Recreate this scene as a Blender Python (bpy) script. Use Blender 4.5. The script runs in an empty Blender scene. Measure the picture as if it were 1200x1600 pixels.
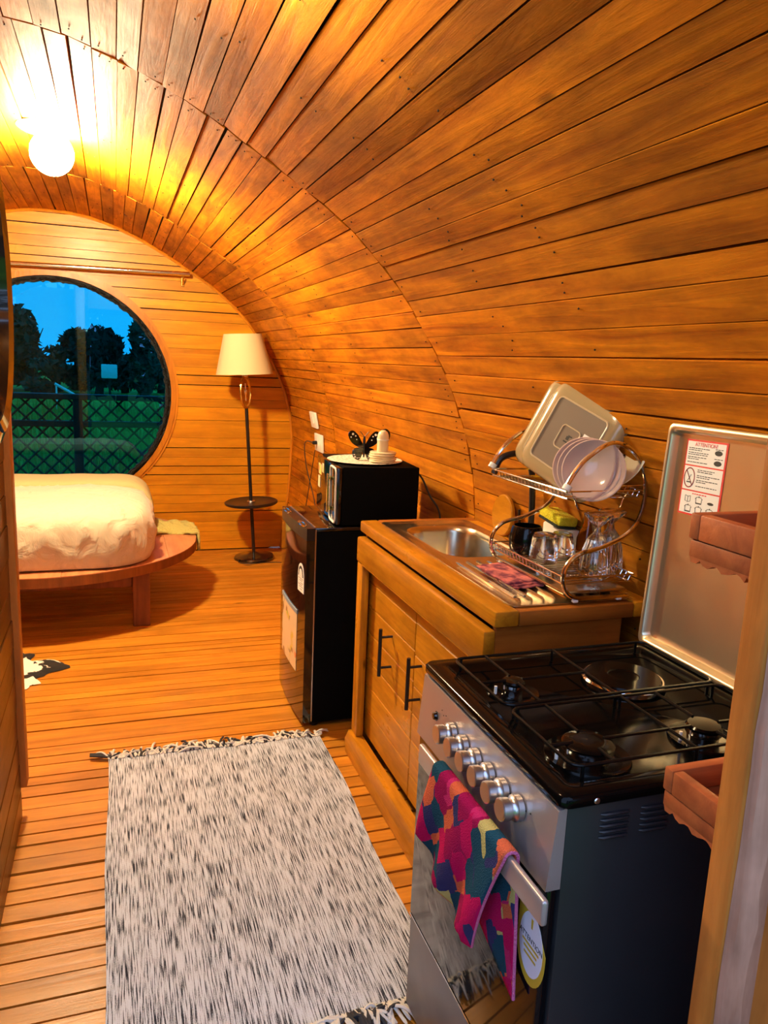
import bpy, bmesh, math, random
from mathutils import Vector, Matrix, noise
random.seed(11)
S = bpy.context.scene
COL = S.collection

# ------------------------------------------------------------------ camera
cam = bpy.data.cameras.new('camera'); camo = bpy.data.objects.new('camera', cam); COL.objects.link(camo)
F = 1200.0
cy = Vector((178 - 600, 550 - 800, F))
ax = 330 - 600
down = Vector((ax, -(F * F + cy.x * ax) / cy.y, F)).normalized()
cy.normalize()
cx = down.cross(cy).normalized()
up = -down
right_w = Vector((cx.x, cy.x, up.x)); down_w = Vector((cx.y, cy.y, up.y)); fwd_w = Vector((cx.z, cy.z, up.z))
M = Matrix((right_w, -down_w, -fwd_w)).transposed().to_4x4()
M.translation = Vector((0, 0, 1.5))
camo.matrix_world = M
cam.sensor_fit = 'VERTICAL'; cam.sensor_height = 36; cam.lens = 36 * F / 1600
cam.clip_start = 0.02; cam.clip_end = 400
S.camera = camo

# ------------------------------------------------------------------ world: blue dusk sky
SKY_STRENGTH = 3.0
LAMP_STRENGTH = 980.0
LAMP2_STRENGTH = 170.0
LAMP_COLOR = (1.0, .83, .50)
w = bpy.data.worlds.new('dusk_sky'); S.world = w; w.use_nodes = True
nt = w.node_tree; nt.nodes.clear()
wo = nt.nodes.new('ShaderNodeOutputWorld'); bg = nt.nodes.new('ShaderNodeBackground')
tc = nt.nodes.new('ShaderNodeTexCoord'); sx = nt.nodes.new('ShaderNodeSeparateXYZ')
rp = nt.nodes.new('ShaderNodeValToRGB'); no = nt.nodes.new('ShaderNodeTexNoise'); mp = nt.nodes.new('ShaderNodeMapping')
mx = nt.nodes.new('ShaderNodeMix'); mx.data_type = 'RGBA'
nr = nt.nodes.new('ShaderNodeValToRGB')
rp.color_ramp.elements[0].position = 0.0; rp.color_ramp.elements[0].color = (0.42, 0.62, 1.0, 1)
rp.color_ramp.elements[1].position = 0.45; rp.color_ramp.elements[1].color = (0.40, 0.56, 0.95, 1)
mp.inputs['Scale'].default_value = (3, 3, 14); no.inputs['Scale'].default_value = 2.2; no.inputs['Detail'].default_value = 5
nr.color_ramp.elements[0].position = 0.5; nr.color_ramp.elements[0].color = (0, 0, 0, 1)
nr.color_ramp.elements[1].position = 0.8; nr.color_ramp.elements[1].color = (0.45, 0.45, 0.45, 1)
mx.inputs[7].default_value = (0.62, 0.74, 1.0, 1)
L = nt.links.new
L(tc.outputs['Generated'], sx.inputs[0]); L(sx.outputs['Z'], rp.inputs[0]); L(tc.outputs['Generated'], mp.inputs[0])
L(mp.outputs[0], no.inputs['Vector']); L(no.outputs['Fac'], nr.inputs[0]); L(nr.outputs[0], mx.inputs[0])
L(rp.outputs[0], mx.inputs[6]); L(mx.outputs[2], bg.inputs['Color']); L(bg.outputs[0], wo.inputs[0])
bg.inputs['Strength'].default_value = SKY_STRENGTH

vs = S.view_settings
vs.view_transform = 'Standard'; vs.look = 'None'; vs.gamma = 1.0; vs.exposure = 0.0; vs.use_curve_mapping = False

# ------------------------------------------------------------------ mesh helpers
class MB:
    def __init__(s): s.v = []; s.f = []
    def add(s, vs_, fs, M=None):
        o = len(s.v)
        s.v += [tuple(M @ Vector(p)) if M else tuple(p) for p in vs_]
        s.f += [tuple(i + o for i in f) for f in fs]
        return s
    def box(s, x0, x1, y0, y1, z0, z1, M=None):
        v = [(x, y, z) for x in (x0, x1) for y in (y0, y1) for z in (z0, z1)]
        return s.add(v, [(0, 1, 3, 2), (4, 6, 7, 5), (0, 4, 5, 1), (2, 3, 7, 6), (0, 2, 6, 4), (1, 5, 7, 3)], M)
    def rbox(s, x0, x1, y0, y1, z0, z1, r=.01, seg=2, M=None):
        bm = bmesh.new(); bmesh.ops.create_cube(bm, size=1)
        for v in bm.verts:
            v.co = Vector(((x0 + x1) / 2 + v.co.x * (x1 - x0), (y0 + y1) / 2 + v.co.y * (y1 - y0), (z0 + z1) / 2 + v.co.z * (z1 - z0)))
        r = min(r, .49 * min(abs(x1 - x0), abs(y1 - y0), abs(z1 - z0)))
        bmesh.ops.bevel(bm, geom=bm.edges[:], offset=r, segments=seg, profile=.5, affect='EDGES')
        bm.verts.index_update()
        s.add([v.co[:] for v in bm.verts], [[v.index for v in f.verts] for f in bm.faces], M); bm.free()
        return s
    def tube(s, pts, r, n=8, closed=False, M=None, flat=None):
        pts = [Vector(p) for p in pts]; k = len(pts)
        rs = r if isinstance(r, (list, tuple)) else [r] * k
        T = []
        for i in range(k):
            a = pts[(i - 1) % k] if (closed or i > 0) else pts[i]
            b = pts[(i + 1) % k] if (closed or i < k - 1) else pts[i]
            T.append((b - a).normalized())
        ref = Vector((0, 0, 1)) if abs(T[0].z) < .9 else Vector((1, 0, 0))
        u = T[0].cross(ref).normalized(); vv = []; 
        for i in range(k):
            if i: u = (u - T[i] * u.dot(T[i])).normalized()
            w_ = T[i].cross(u)
            for j in range(n):
                a = 2 * math.pi * j / n
                vv.append(pts[i] + (u * math.cos(a) + w_ * math.sin(a) * (flat or 1)) * rs[i])
        ff = []
        for i in range(k if closed else k - 1):
            for j in range(n):
                a, b = i * n + j, i * n + (j + 1) % n; c, d = ((i + 1) % k) * n + (j + 1) % n, ((i + 1) % k) * n + j
                ff.append((a, b, c, d))
        if not closed: ff += [tuple(range(n - 1, -1, -1)), tuple(range((k - 1) * n, k * n))]
        return s.add(vv, ff, M)
    def lathe(s, prof, n=32, M=None, flute=None):
        vv = []; ff = []; idx = []
        for r, z in prof:
            if r < 1e-6: idx.append([len(vv)] * n); vv.append((0, 0, z))
            else:
                base = len(vv); idx.append(list(range(base, base + n)))
                for j in range(n):
                    a = 2 * math.pi * j / n; q = r * (1 + (flute * math.cos(a * 10) if flute else 0))
                    vv.append((q * math.cos(a), q * math.sin(a), z))
        for i in range(len(prof) - 1):
            for j in range(n):
                a, b, c, d = idx[i][j], idx[i][(j + 1) % n], idx[i + 1][(j + 1) % n], idx[i + 1][j]
                q = []
                for t in (a, b, c, d):
                    if t not in q: q.append(t)
                if len(q) > 2: ff.append(tuple(q))
        return s.add(vv, ff, M)
    def prism(s, poly, a0, a1, axis='y', M=None):
        n = len(poly)
        def P(p, a): return {'y': (p[0], a, p[1]), 'x': (a, p[0], p[1]), 'z': (p[0], p[1], a)}[axis]
        v = [P(p, a0) for p in poly] + [P(p, a1) for p in poly]
        f = [tuple(range(n - 1, -1, -1)), tuple(range(n, 2 * n))] + [(i, (i + 1) % n, n + (i + 1) % n, n + i) for i in range(n)]
        return s.add(v, f, M)
    def grid(s, fn, nu, nv, M=None, closed_u=False):
        v = [fn(i / nu, j / nv) for j in range(nv + 1) for i in range(nu + (0 if closed_u else 1))]
        W = nu if closed_u else nu + 1
        f = [(j * W + i, j * W + (i + 1) % W, (j + 1) * W + (i + 1) % W, (j + 1) * W + i) for j in range(nv) for i in range(nu)]
        return s.add(v, f, M)
    def build(s, name, mat, parent=None, local=False, sharp=35, fix=True):
        off = Vector((0, 0, 0))
        if parent is not None and not local:
            p = parent
            while p: off += p.location; p = p.parent
        me = bpy.data.meshes.new(name)
        me.from_pydata([tuple(Vector(q) - off) for q in s.v], [], s.f)
        if fix:
            bm = bmesh.new(); bm.from_mesh(me); bmesh.ops.recalc_face_normals(bm, faces=bm.faces[:]); bm.to_mesh(me); bm.free()
        me.polygons.foreach_set('use_smooth', [True] * len(me.polygons))
        me.set_sharp_from_angle(angle=math.radians(sharp))
        me.materials.append(mat)
        o = bpy.data.objects.new(name, me); COL.objects.link(o)
        if parent is not None: o.parent = parent
        return o

def tag(o, label=None, cat=None, group=None, kind=None):
    if label: o['label'] = label
    if cat: o['category'] = cat
    if group: o['group'] = group
    if kind: o['kind'] = kind
    return o
def thing(name, label, cat, loc=(0, 0, 0), rot=None, group=None):
    o = bpy.data.objects.new(name, None); COL.objects.link(o); o.location = loc; o.empty_display_size = .1
    if rot: o.rotation_euler = rot
    return tag(o, label, cat, group)
def dup(o, parent, loc=None):
    c = o.copy(); COL.objects.link(c); c.parent = parent
    if loc is not None: c.location = loc
    return c
def Tr(x, y, z): return Matrix.Translation((x, y, z))
def frame(o, zdir, xdir=(1, 0, 0)):
    z = Vector(zdir).normalized(); x = Vector(xdir); x = (x - z * x.dot(z)).normalized(); y = z.cross(x)
    m = Matrix((x, y, z)).transposed().to_4x4(); m.translation = Vector(o); return m
def spline(pts, n=8, closed=False):
    pts = [Vector(p) for p in pts]; k = len(pts); out = []
    g = (lambda i: pts[i % k]) if closed else (lambda i: pts[max(0, min(k - 1, i))])
    for i in range(k if closed else k - 1):
        p0, p1, p2, p3 = g(i - 1), g(i), g(i + 1), g(i + 2)
        for j in range(n):
            t = j / n
            out.append(.5 * ((2 * p1) + (p2 - p0) * t + (2 * p0 - 5 * p1 + 4 * p2 - p3) * t * t + (3 * p1 - p0 - 3 * p2 + p3) * t ** 3))
    if not closed: out.append(pts[-1])
    return out
def rrect(x0, x1, y0, y1, r, n=6):
    out = []
    for cx_, cy_, a0 in ((x1 - r, y1 - r, 0), (x0 + r, y1 - r, 90), (x0 + r, y0 + r, 180), (x1 - r, y0 + r, 270)):
        for i in range(n + 1):
            a = math.radians(a0 + 90 * i / n); out.append((cx_ + r * math.cos(a), cy_ + r * math.sin(a)))
    return out
def text(body, size, mat, parent, M, align='CENTER', name='lettering', ext=0.0002):
    cu = bpy.data.curves.new(name, 'FONT'); cu.body = body; cu.size = size; cu.align_x = align; cu.align_y = 'CENTER'; cu.extrude = ext
    o = bpy.data.objects.new(name + '_tmp', cu); COL.objects.link(o)
    dg = bpy.context.evaluated_depsgraph_get(); dg.update()
    me = bpy.data.meshes.new_from_object(o.evaluated_get(dg)); bpy.data.objects.remove(o)
    off = Vector((0, 0, 0)); p = parent
    while p: off += p.location; p = p.parent
    me.transform(Tr(*(-off)) @ M); me.name = name
    me.materials.clear(); me.materials.append(mat)
    ob = bpy.data.objects.new(name, me); COL.objects.link(ob); ob.parent = parent
    return ob

# ------------------------------------------------------------------ materials
def newmat(name):
    m = bpy.data.materials.new(name); m.use_nodes = True
    n = m.node_tree; return m, n, n.nodes['Principled BSDF'], n.links.new
def plain(name, col, rough=.5, metal=0, coat=0, bump=None, spec=None, **kw):
    m, n, b, L = newmat(name)
    b.inputs['Base Color'].default_value = (*col, 1); b.inputs['Roughness'].default_value = rough; b.inputs['Metallic'].default_value = metal
    b.inputs['Coat Weight'].default_value = coat
    if spec is not None: b.inputs['Specular IOR Level'].default_value = spec
    for k, v in kw.items(): b.inputs[k.replace('_', ' ')].default_value = v
    tx = n.nodes.new('ShaderNodeTexNoise'); t = n.nodes.new('ShaderNodeTexCoord'); L(t.outputs['Object'], tx.inputs['Vector'])
    sc, st = bump or (18, .02)
    tx.inputs['Scale'].default_value = sc; tx.inputs['Detail'].default_value = 4
    mr = n.nodes.new('ShaderNodeMapRange'); mr.inputs[3].default_value = max(0, rough - .05); mr.inputs[4].default_value = min(1, rough + .07)
    L(tx.outputs['Fac'], mr.inputs[0]); L(mr.outputs[0], b.inputs['Roughness'])
    if bump:
        bp = n.nodes.new('ShaderNodeBump'); bp.inputs['Strength'].default_value = st; bp.inputs['Distance'].default_value = .01
        L(tx.outputs['Fac'], bp.inputs['Height']); L(bp.outputs[0], b.inputs['Normal'])
    return m
def wood(name, dark, light, axis, rough=.35, coat=.25, knots=True, vary=.3, stain=.45, coarse=1.0, bump=.12, spec=.22):
    m, n, b, L = newmat(name); N = n.nodes.new
    t = N('ShaderNodeTexCoord'); oi = N('ShaderNodeObjectInfo')
    cmb = N('ShaderNodeCombineXYZ')
    for i, k in enumerate((37.1, 91.7, 53.3)):
        mu = N('ShaderNodeMath'); mu.operation = 'MULTIPLY'; mu.inputs[1].default_value = k; L(oi.outputs['Random'], mu.inputs[0]); L(mu.outputs[0], cmb.inputs[i])
    ad = N('ShaderNodeVectorMath'); ad.operation = 'ADD'; L(t.outputs['Object'], ad.inputs[0]); L(cmb.outputs[0], ad.inputs[1])
    def mapped(along, across):
        mp_ = N('ShaderNodeMapping'); s_ = [across * coarse] * 3; s_['xyz'.index(axis)] = along * coarse
        mp_.inputs['Scale'].default_value = s_; L(ad.outputs[0], mp_.inputs[0]); return mp_
    g = N('ShaderNodeTexNoise'); g.inputs['Scale'].default_value = 3.2; g.inputs['Detail'].default_value = 6; g.inputs['Roughness'].default_value = .62; g.inputs['Distortion'].default_value = .7
    L(mapped(.55, 9).outputs[0], g.inputs['Vector'])
    r1 = N('ShaderNodeValToRGB'); r1.color_ramp.elements[0].position = .28; r1.color_ramp.elements[0].color = (*dark, 1)
    r1.color_ramp.elements[1].position = .7; r1.color_ramp.elements[1].color = (*light, 1)
    L(g.outputs['Fac'], r1.inputs[0])
    s2 = N('ShaderNodeTexNoise'); s2.inputs['Scale'].default_value = 2.6; s2.inputs['Detail'].default_value = 5; s2.inputs['Roughness'].default_value = .65
    L(mapped(1.1, 2.6).outputs[0], s2.inputs['Vector'])
    r2 = N('ShaderNodeMapRange'); r2.inputs[1].default_value = .3; r2.inputs[2].default_value = .62; r2.inputs[3].default_value = 1 - stain; r2.inputs[4].default_value = 1.05
    L(s2.outputs['Fac'], r2.inputs[0])
    pv = N('ShaderNodeMapRange'); pv.inputs[3].default_value = 1 - vary; pv.inputs[4].default_value = 1 + vary * .35; L(oi.outputs['Random'], pv.inputs[0])
    m1 = N('ShaderNodeMath'); m1.operation = 'MULTIPLY'; L(r2.outputs[0], m1.inputs[0]); L(pv.outputs[0], m1.inputs[1])
    val = m1.outputs[0]
    if knots:
        vo = N('ShaderNodeTexVoronoi'); vo.inputs['Scale'].default_value = 1.0; L(mapped(1.9, 5.2).outputs[0], vo.inputs['Vector'])
        kr = N('ShaderNodeMapRange'); kr.inputs[1].default_value = .03; kr.inputs[2].default_value = .085; kr.inputs[3].default_value = .22; kr.inputs[4].default_value = 1.0
        L(vo.outputs['Distance'], kr.inputs[0])
        m2 = N('ShaderNodeMath'); m2.operation = 'MULTIPLY'; L(val, m2.inputs[0]); L(kr.outputs[0], m2.inputs[1]); val = m2.outputs[0]
    vm = N('ShaderNodeVectorMath'); vm.operation = 'SCALE'; L(r1.outputs[0], vm.inputs[0]); L(val, vm.inputs['Scale'])
    L(vm.outputs[0], b.inputs['Base Color'])
    b.inputs['Coat Weight'].default_value = coat * .3; b.inputs['Coat Roughness'].default_value = .25; b.inputs['Specular IOR Level'].default_value = spec
    rr = N('ShaderNodeMapRange'); rr.inputs[3].default_value = rough + .12; rr.inputs[4].default_value = max(.05, rough - .1); L(s2.outputs['Fac'], rr.inputs[0]); L(rr.outputs[0], b.inputs['Roughness'])
    bp = N('ShaderNodeBump'); bp.inputs['Strength'].default_value = bump; bp.inputs['Distance'].default_value = .012
    mm = N('ShaderNodeMath'); mm.operation = 'ADD'; L(g.outputs['Fac'], mm.inputs[0]); L(s2.outputs['Fac'], mm.inputs[1])
    L(mm.outputs[0], bp.inputs['Height']); L(bp.outputs[0], b.inputs['Normal']); L(bp.outputs[0], b.inputs['Coat Normal'])
    return m
def emit(name, col, st):
    m, n, b, L = newmat(name); b.inputs['Base Color'].default_value = (*col, 1); b.inputs['Emission Color'].default_value = (*col, 1); b.inputs['Emission Strength'].default_value = st
    return m

WD, WL = (.37, .09, .003), (.76, .255, .005)
M_shell = wood('varnished_vault_planks', WD, WL, 'y', stain=.48, rough=.64, coat=.0, spec=.14, bump=.2)
M_end = wood('varnished_end_wall_planks', (.54, .18, .005), (.76, .30, .010), 'x', stain=.25, vary=.2)
M_floor = wood('varnished_floor_planks', (.45, .155, .010), (.68, .265, .022), 'x', rough=.4, stain=.3, vary=.22)
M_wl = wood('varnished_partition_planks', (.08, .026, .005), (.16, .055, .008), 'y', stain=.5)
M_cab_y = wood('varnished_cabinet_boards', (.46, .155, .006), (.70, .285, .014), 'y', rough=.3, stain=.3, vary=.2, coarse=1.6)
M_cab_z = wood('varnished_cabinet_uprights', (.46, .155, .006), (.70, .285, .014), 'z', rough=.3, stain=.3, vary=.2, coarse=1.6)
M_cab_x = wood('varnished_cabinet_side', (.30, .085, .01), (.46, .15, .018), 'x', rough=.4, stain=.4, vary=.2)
M_post = wood('varnished_jamb', (.40, .12, .02), (.55, .19, .035), 'z', rough=.4, stain=.4, vary=.05)
M_redwood = wood('red_stained_shelf_wood', (.33, .075, .022), (.5, .13, .035), 'x', rough=.5, knots=False, stain=.3)
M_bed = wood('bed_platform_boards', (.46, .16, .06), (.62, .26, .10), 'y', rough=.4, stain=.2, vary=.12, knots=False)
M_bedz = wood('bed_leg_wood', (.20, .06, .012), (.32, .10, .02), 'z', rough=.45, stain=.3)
M_dark = plain('dark_gap_backing', (.018, .008, .003), .9)
M_trim = wood('trim_wood', (.44, .13, .006), (.60, .21, .012), 'z', rough=.35, stain=.25, vary=.1, knots=False)
M_black = plain('black_paint', (.006, .006, .008), .32)
M_blackgloss = plain('black_gloss', (.004, .004, .005), .1, coat=.6)
M_blackmatte = plain('black_matte', (.002, .002, .002), .7, spec=.06)
M_rubber = plain('black_rubber', (.004, .004, .004), .5, spec=.3, bump=(90, .9))
M_chrome = plain('chrome', (.86, .86, .86), .09, 1)
M_steel = plain('brushed_steel', (.60, .53, .38), .24, 1)
M_alu = plain('satin_aluminium', (.62, .62, .64), .3, 1)
M_gold = plain('gold_metal', (.75, .5, .13), .25, 1)
M_white = plain('white_plastic', (.8, .78, .7), .4)
M_cream = plain('cream_ceramic', (.78, .66, .42), .22, coat=.4)
M_paper = plain('white_paper', (.82, .8, .76), .6)
M_ink = plain('black_ink', (.02, .02, .02), .6)
M_red = plain('red_ink', (.7, .04, .03), .5)
M_greyink = plain('grey_ink', (.3, .27, .25), .6)
M_cord = plain('black_cord', (.01, .008, .006), .5)

# ------------------------------------------------------------------ shell profile
CXM = -.38; YE = 6.0; YF = .62
half = [(1.25, 0), (1.30, .42), (1.325, .85), (1.31, 1.05), (1.26, 1.25), (1.165, 1.47), (1.05, 1.65), (.94, 1.795), (.75, 1.97), (.5, 2.13), (.2, 2.295), (-.1, 2.405), (CXM, 2.435)]
full = half + [(2 * CXM - x, z) for x, z in reversed(half[:-1])]
dense = [(p.x, p.y) for p in spline([(x, z, 0) for x, z in full], 12)]
arc = [0]
for a, b in zip(dense, dense[1:]): arc.append(arc[-1] + math.dist(a, b))
LT = arc[-1]
def at_s(s):
    s = max(0, min(LT, s)); lo, hi = 0, len(arc) - 1
    while hi - lo > 1:
        m = (lo + hi) // 2
        if arc[m] <= s: lo = m
        else: hi = m
    t = (s - arc[lo]) / (arc[hi] - arc[lo]); a, b = dense[lo], dense[hi]
    p = Vector((a[0] + (b[0] - a[0]) * t, a[1] + (b[1] - a[1]) * t)); d = Vector((b[0] - a[0], b[1] - a[1])).normalized()
    return p, Vector((d.y, -d.x))          # point, outward normal
def x_at_z(z):
    h = [p for p in dense[:len(dense) // 2 + 1]]
    for a, b in zip(h, h[1:]):
        if a[1] <= z <= b[1]: return a[0] + (b[0] - a[0]) * (z - a[1]) / max(1e-9, b[1] - a[1])
    return CXM

# vault: dark lining with every plank on it
mb = MB(); ns = 80
ring = [at_s(LT * i / ns) for i in range(ns + 1)]
v = []; f = []
for yy in (YF, YE + .04):
    for o_ in (.024, .06):
        v += [(p.x + n_.x * o_, yy, p.y + n_.y * o_) for p, n_ in ring]
W = ns + 1
for i in range(ns):
    f += [(i, i + 1, 2 * W + i + 1, 2 * W + i), (W + i, 3 * W + i, 3 * W + i + 1, W + i + 1), (i, W + i, W + i + 1, i + 1), (2 * W + i, 2 * W + i + 1, 3 * W + i + 1, 3 * W + i)]
f += [(0, 2 * W, 3 * W, W), (ns, W + ns, 3 * W + ns, 2 * W + ns)]
mb.add(v, f)
ceiling = tag(mb.build('ceiling', M_dark), 'barrel-vaulted plank ceiling curving down into the side wall', 'ceiling', kind='structure')
nails = MB()
for k, (ya, yb) in enumerate(((YF, 2.68), (2.68, 4.72), (4.72, YE))):
    s = 0.0; rnd = random.Random(31 + k)
    while s < LT - .02:
        wd = rnd.uniform(.062, .088)
        if LT - s - wd < .05: wd = LT - s
        e0, e1 = s, s + wd
        m = MB(); nsec = 7; vv = []; ff = []
        off = rnd.uniform(0, .0035); tw = rnd.uniform(-.0025, .0025)
        g0, g1 = [rnd.uniform(.0004, .0022) for _ in range(2)], [rnd.uniform(.0004, .0022) for _ in range(2)]
        if rnd.random() < .35: g1[rnd.randrange(2)] += rnd.uniform(.003, .008)
        for q in range(nsec):
            t = q / (nsec - 1)
            yy = ya + .0015 + rnd.uniform(0, .006) * (q == 0) + (yb - ya - .003) * t - rnd.uniform(0, .006) * (q == nsec - 1)
            a = e0 + g0[0] * (1 - t) + g0[1] * t + rnd.uniform(0, .0011); b = e1 - g1[0] * (1 - t) - g1[1] * t - rnd.uniform(0, .0011)
            (pa, na), (pb, nb) = at_s(a), at_s(b); ia, ib = off + tw, off - tw
            (pm, nm) = at_s((a + b) / 2)
            vv += [(pa.x - na.x * (ia - .004), yy, pa.y - na.y * (ia - .004)), (pb.x - nb.x * (ib - .004), yy, pb.y - nb.y * (ib - .004)),
                   (pb.x + nb.x * .022, yy, pb.y + nb.y * .022), (pa.x + na.x * .022, yy, pa.y + na.y * .022)]
        for q in range(nsec - 1):
            for j in range(4): ff.append((q * 4 + j, q * 4 + (j + 1) % 4, q * 4 + 4 + (j + 1) % 4, q * 4 + 4 + j))
        ff += [(3, 2, 1, 0), (nsec * 4 - 4, nsec * 4 - 3, nsec * 4 - 2, nsec * 4 - 1)]
        m.add(vv, ff); m.build('plank', M_shell, ceiling)
        if s < LT * .6:
            for yy in (ya + .05, (ya + yb) / 2, (ya * .3 + yb * .7), yb - .05):
                for fr in (.3, .7):
                    if rnd.random() < .45:
                        p, n_ = at_s(e0 + wd * fr); yq = yy + rnd.uniform(-.025, .025); ip = p - n_ * (off - .0005)
                        nails.lathe([(0, .0012), (.0022, .0008), (.0026, -.002)], 6, frame((ip.x, yq, ip.y), (-n_.x, 0, -n_.y), (0, 1, 0)))
        s += wd
tag(nails.build('nails', M_dark, ceiling), kind='stuff')

# floor
m = MB(); m.box(-2.1, 1.30, YF - .02, YE + .02, -.08, -.021)
floor = tag(m.build('floor', M_dark), 'orange varnished plank floor', 'floor', kind='structure')
y = YF; rnd = random.Random(5)
while y < YE - .01:
    wd = min(rnd.choice((.062, .068, .072, .076)), YE - y); z = rnd.uniform(-.0015, .001)
    m = MB(); g = rnd.choice((.0015, .002, .003, .004, .0085, .0095))
    nx = 6; vv = []; ff = []
    for q in range(nx + 1):
        x = -2.01 + 3.262 * q / nx; a = y + g * .5 + rnd.uniform(0, .0014); b = y + wd - g * .5 - rnd.uniform(0, .0014)
        vv += [(x, a, z), (x, b, z), (x, b, -.02), (x, a, -.02)]
    for q in range(nx):
        for j in range(4): ff.append((q * 4 + j, q * 4 + (j + 1) % 4, q * 4 + 4 + (j + 1) % 4, q * 4 + 4 + j))
    ff += [(3, 2, 1, 0), (nx * 4, nx * 4 + 1, nx * 4 + 2, nx * 4 + 3)]
    m.add(vv, ff); m.build('plank', M_floor, floor); y += wd

# end wall with round window
WX, WZ, WR = -.40, 1.205, .79
HOLE = WR + .03
def strip(z0, z1, xl, xr, y0, y1, n=4):
    m = MB(); vv = []; ff = []
    for i in range(n + 1):
        z = z0 + (z1 - z0) * i / n; a, b = xl(z), xr(z)
        if b - a < .004: b = a + .004
        vv += [(a, y0, z), (b, y0, z), (b, y1, z), (a, y1, z)]
    for q in range(n):
        for j in range(4): ff.append((q * 4 + j, q * 4 + (j + 1) % 4, q * 4 + 4 + (j + 1) % 4, q * 4 + 4 + j))
    ff += [(3, 2, 1, 0), (n * 4, n * 4 + 1, n * 4 + 2, n * 4 + 3)]
    return m.add(vv, ff)
def hole_r(z): d = HOLE ** 2 - (z - WZ) ** 2; return math.sqrt(d) if d > 0 else 0
xr_out = lambda z: x_at_z(z) + .01
xl_out = lambda z: 2 * CXM - x_at_z(z) - .01
m = MB(); N = 64
outer = []; inner = []
for i in range(N):
    a = 2 * math.pi * i / N; d = Vector((math.cos(a), math.sin(a)))
    inner.append((WX + d.x * HOLE, WZ + d.y * HOLE))
    t = HOLE
    while t < 3 and (-.02 < WZ + d.y * t < 2.485) and abs(WX + d.x * t - CXM) < x_at_z(min(2.43, max(0, WZ + d.y * t - .05))) - CXM + .055: t += .01
    outer.append((WX + d.x * t, WZ + d.y * t))
vv = [(x, yy, z) for yy in (YE + .02, YE + .05) for x, z in inner + outer]; ff = []
for i in range(N):
    j = (i + 1) % N; ff += [(i, j, N + j, N + i), (2 * N + i, 3 * N + i, 3 * N + j, 2 * N + j), (i, 2 * N + i, 2 * N + j, j), (N + i, N + j, 3 * N + j, 3 * N + i)]
m.add(vv, ff)
wall_back = tag(m.build('wall_back', M_dark), 'flat end wall of horizontal orange planks around the round window', 'wall', kind='structure')
z = 0; rnd = random.Random(9)
while z < 2.43:
    wd = rnd.choice((.062, .07, .074, .078, .1, .135) if z > .6 else (.066, .072, .078)); z1 = min(z + wd, 2.434)
    a, b = z + rnd.choice((.001, .0015, .0025, .0055, .007)), z1 - rnd.uniform(.0004, .002); yo = YE - rnd.uniform(0, .003)
    if z1 > WZ - HOLE and z < WZ + HOLE:
        strip(a, b, lambda q: WX + hole_r(q), xr_out, yo, YE + .02, 5).build('plank', M_end, wall_back)
        strip(a, b, xl_out, lambda q: WX - hole_r(q), yo, YE + .02, 5).build('plank', M_end, wall_back)
    else: strip(a, b, xl_out, xr_out, yo, YE + .02, 5).build('plank', M_end, wall_back)
    z = z1
# quarter-round cover strip where the end wall meets the vault
pts = []
for i in range(61):
    p, n_ = at_s(LT * i / 60); pts.append((p.x - n_.x * .006, YE - .008, p.y - n_.y * .006))
m = MB(); m.tube(pts, .011, 6)
tag(m.build('trim_1', M_trim), 'thin wooden bead along the curved joint of vault and end wall', 'trim', kind='structure')

# round window
win = tag(bpy.data.objects.new('window_1', None), 'large round window in the end wall with blue dusk outside', 'window', kind='structure'); COL.objects.link(win); win.location = (WX, YE, WZ)
def ringmesh(r0, r1, y0, y1, n=96, bumpy=0):
    m = MB(); rn = random.Random(3)
    pr = [(r0, y0), (r0, y1), (r1, y1), (r1, y0)]
    vv = []
    for i in range(n):
        a = 2 * math.pi * i / n; j = rn.uniform(-bumpy, bumpy)
        for r, yy in pr: vv.append((WX + (r + j * (r < (r0 + r1) / 2)) * math.cos(a), yy - abs(j) * .6, WZ + (r + j * (r < (r0 + r1) / 2)) * math.sin(a)))
    ff = [(i * 4 + q, i * 4 + (q + 1) % 4, ((i + 1) % n) * 4 + (q + 1) % 4, ((i + 1) % n) * 4 + q) for i in range(n) for q in range(4)]
    return m.add(vv, ff)
ringmesh(.797, .832, YE - .022, YE + .03).build('window_frame', M_trim, win)
ringmesh(.8325, .850, YE - .012, YE + .03).build('outer_bead', M_trim, win)
m = ringmesh(.757, .80, YE + .0, YE + .035, 260, .006)
for i in range(150):                                    # coarse rope-like sealing bead
    a = 2 * math.pi * i / 150; r = .776 + random.uniform(-.008, .008)
    c = Vector((WX + r * math.cos(a), YE - .012 + random.uniform(-.004, .004), WZ + r * math.sin(a)))
    t = Vector((-math.sin(a), random.uniform(-.5, .5), math.cos(a)))
    m.tube([c - t * .022, c, c + t * .022], [.005, .011, .005], 6)
m.build('sealing_rope', M_rubber, win)
gm, gn, gb, GL = newmat('window_glass')
gn.nodes.remove(gb)
tr = gn.nodes.new('ShaderNodeBsdfTransparent'); tr.inputs[0].default_value = (.07, .51, .62, 1)
gl = gn.nodes.new('ShaderNodeBsdfGlossy'); gl.inputs['Roughness'].default_value = .0; gl.inputs['Color'].default_value = (.25, .62, 1, 1)
fr = gn.nodes.new('ShaderNodeFresnel'); fr.inputs[0].default_value = 1.75
ms = gn.nodes.new('ShaderNodeMixShader'); go = [q for q in gn.nodes if q.type == 'OUTPUT_MATERIAL'][0]
GL(fr.outputs[0], ms.inputs[0]); GL(tr.outputs[0], ms.inputs[1]); GL(gl.outputs[0], ms.inputs[2]); GL(ms.outputs[0], go.inputs[0])
m = MB(); m.lathe([(0, -.003), (.79, -.003), (.79, .003), (0, .003)], 96, frame((WX, YE + .03, WZ), (0, -1, 0)))
m.build('pane', gm, win)

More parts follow.
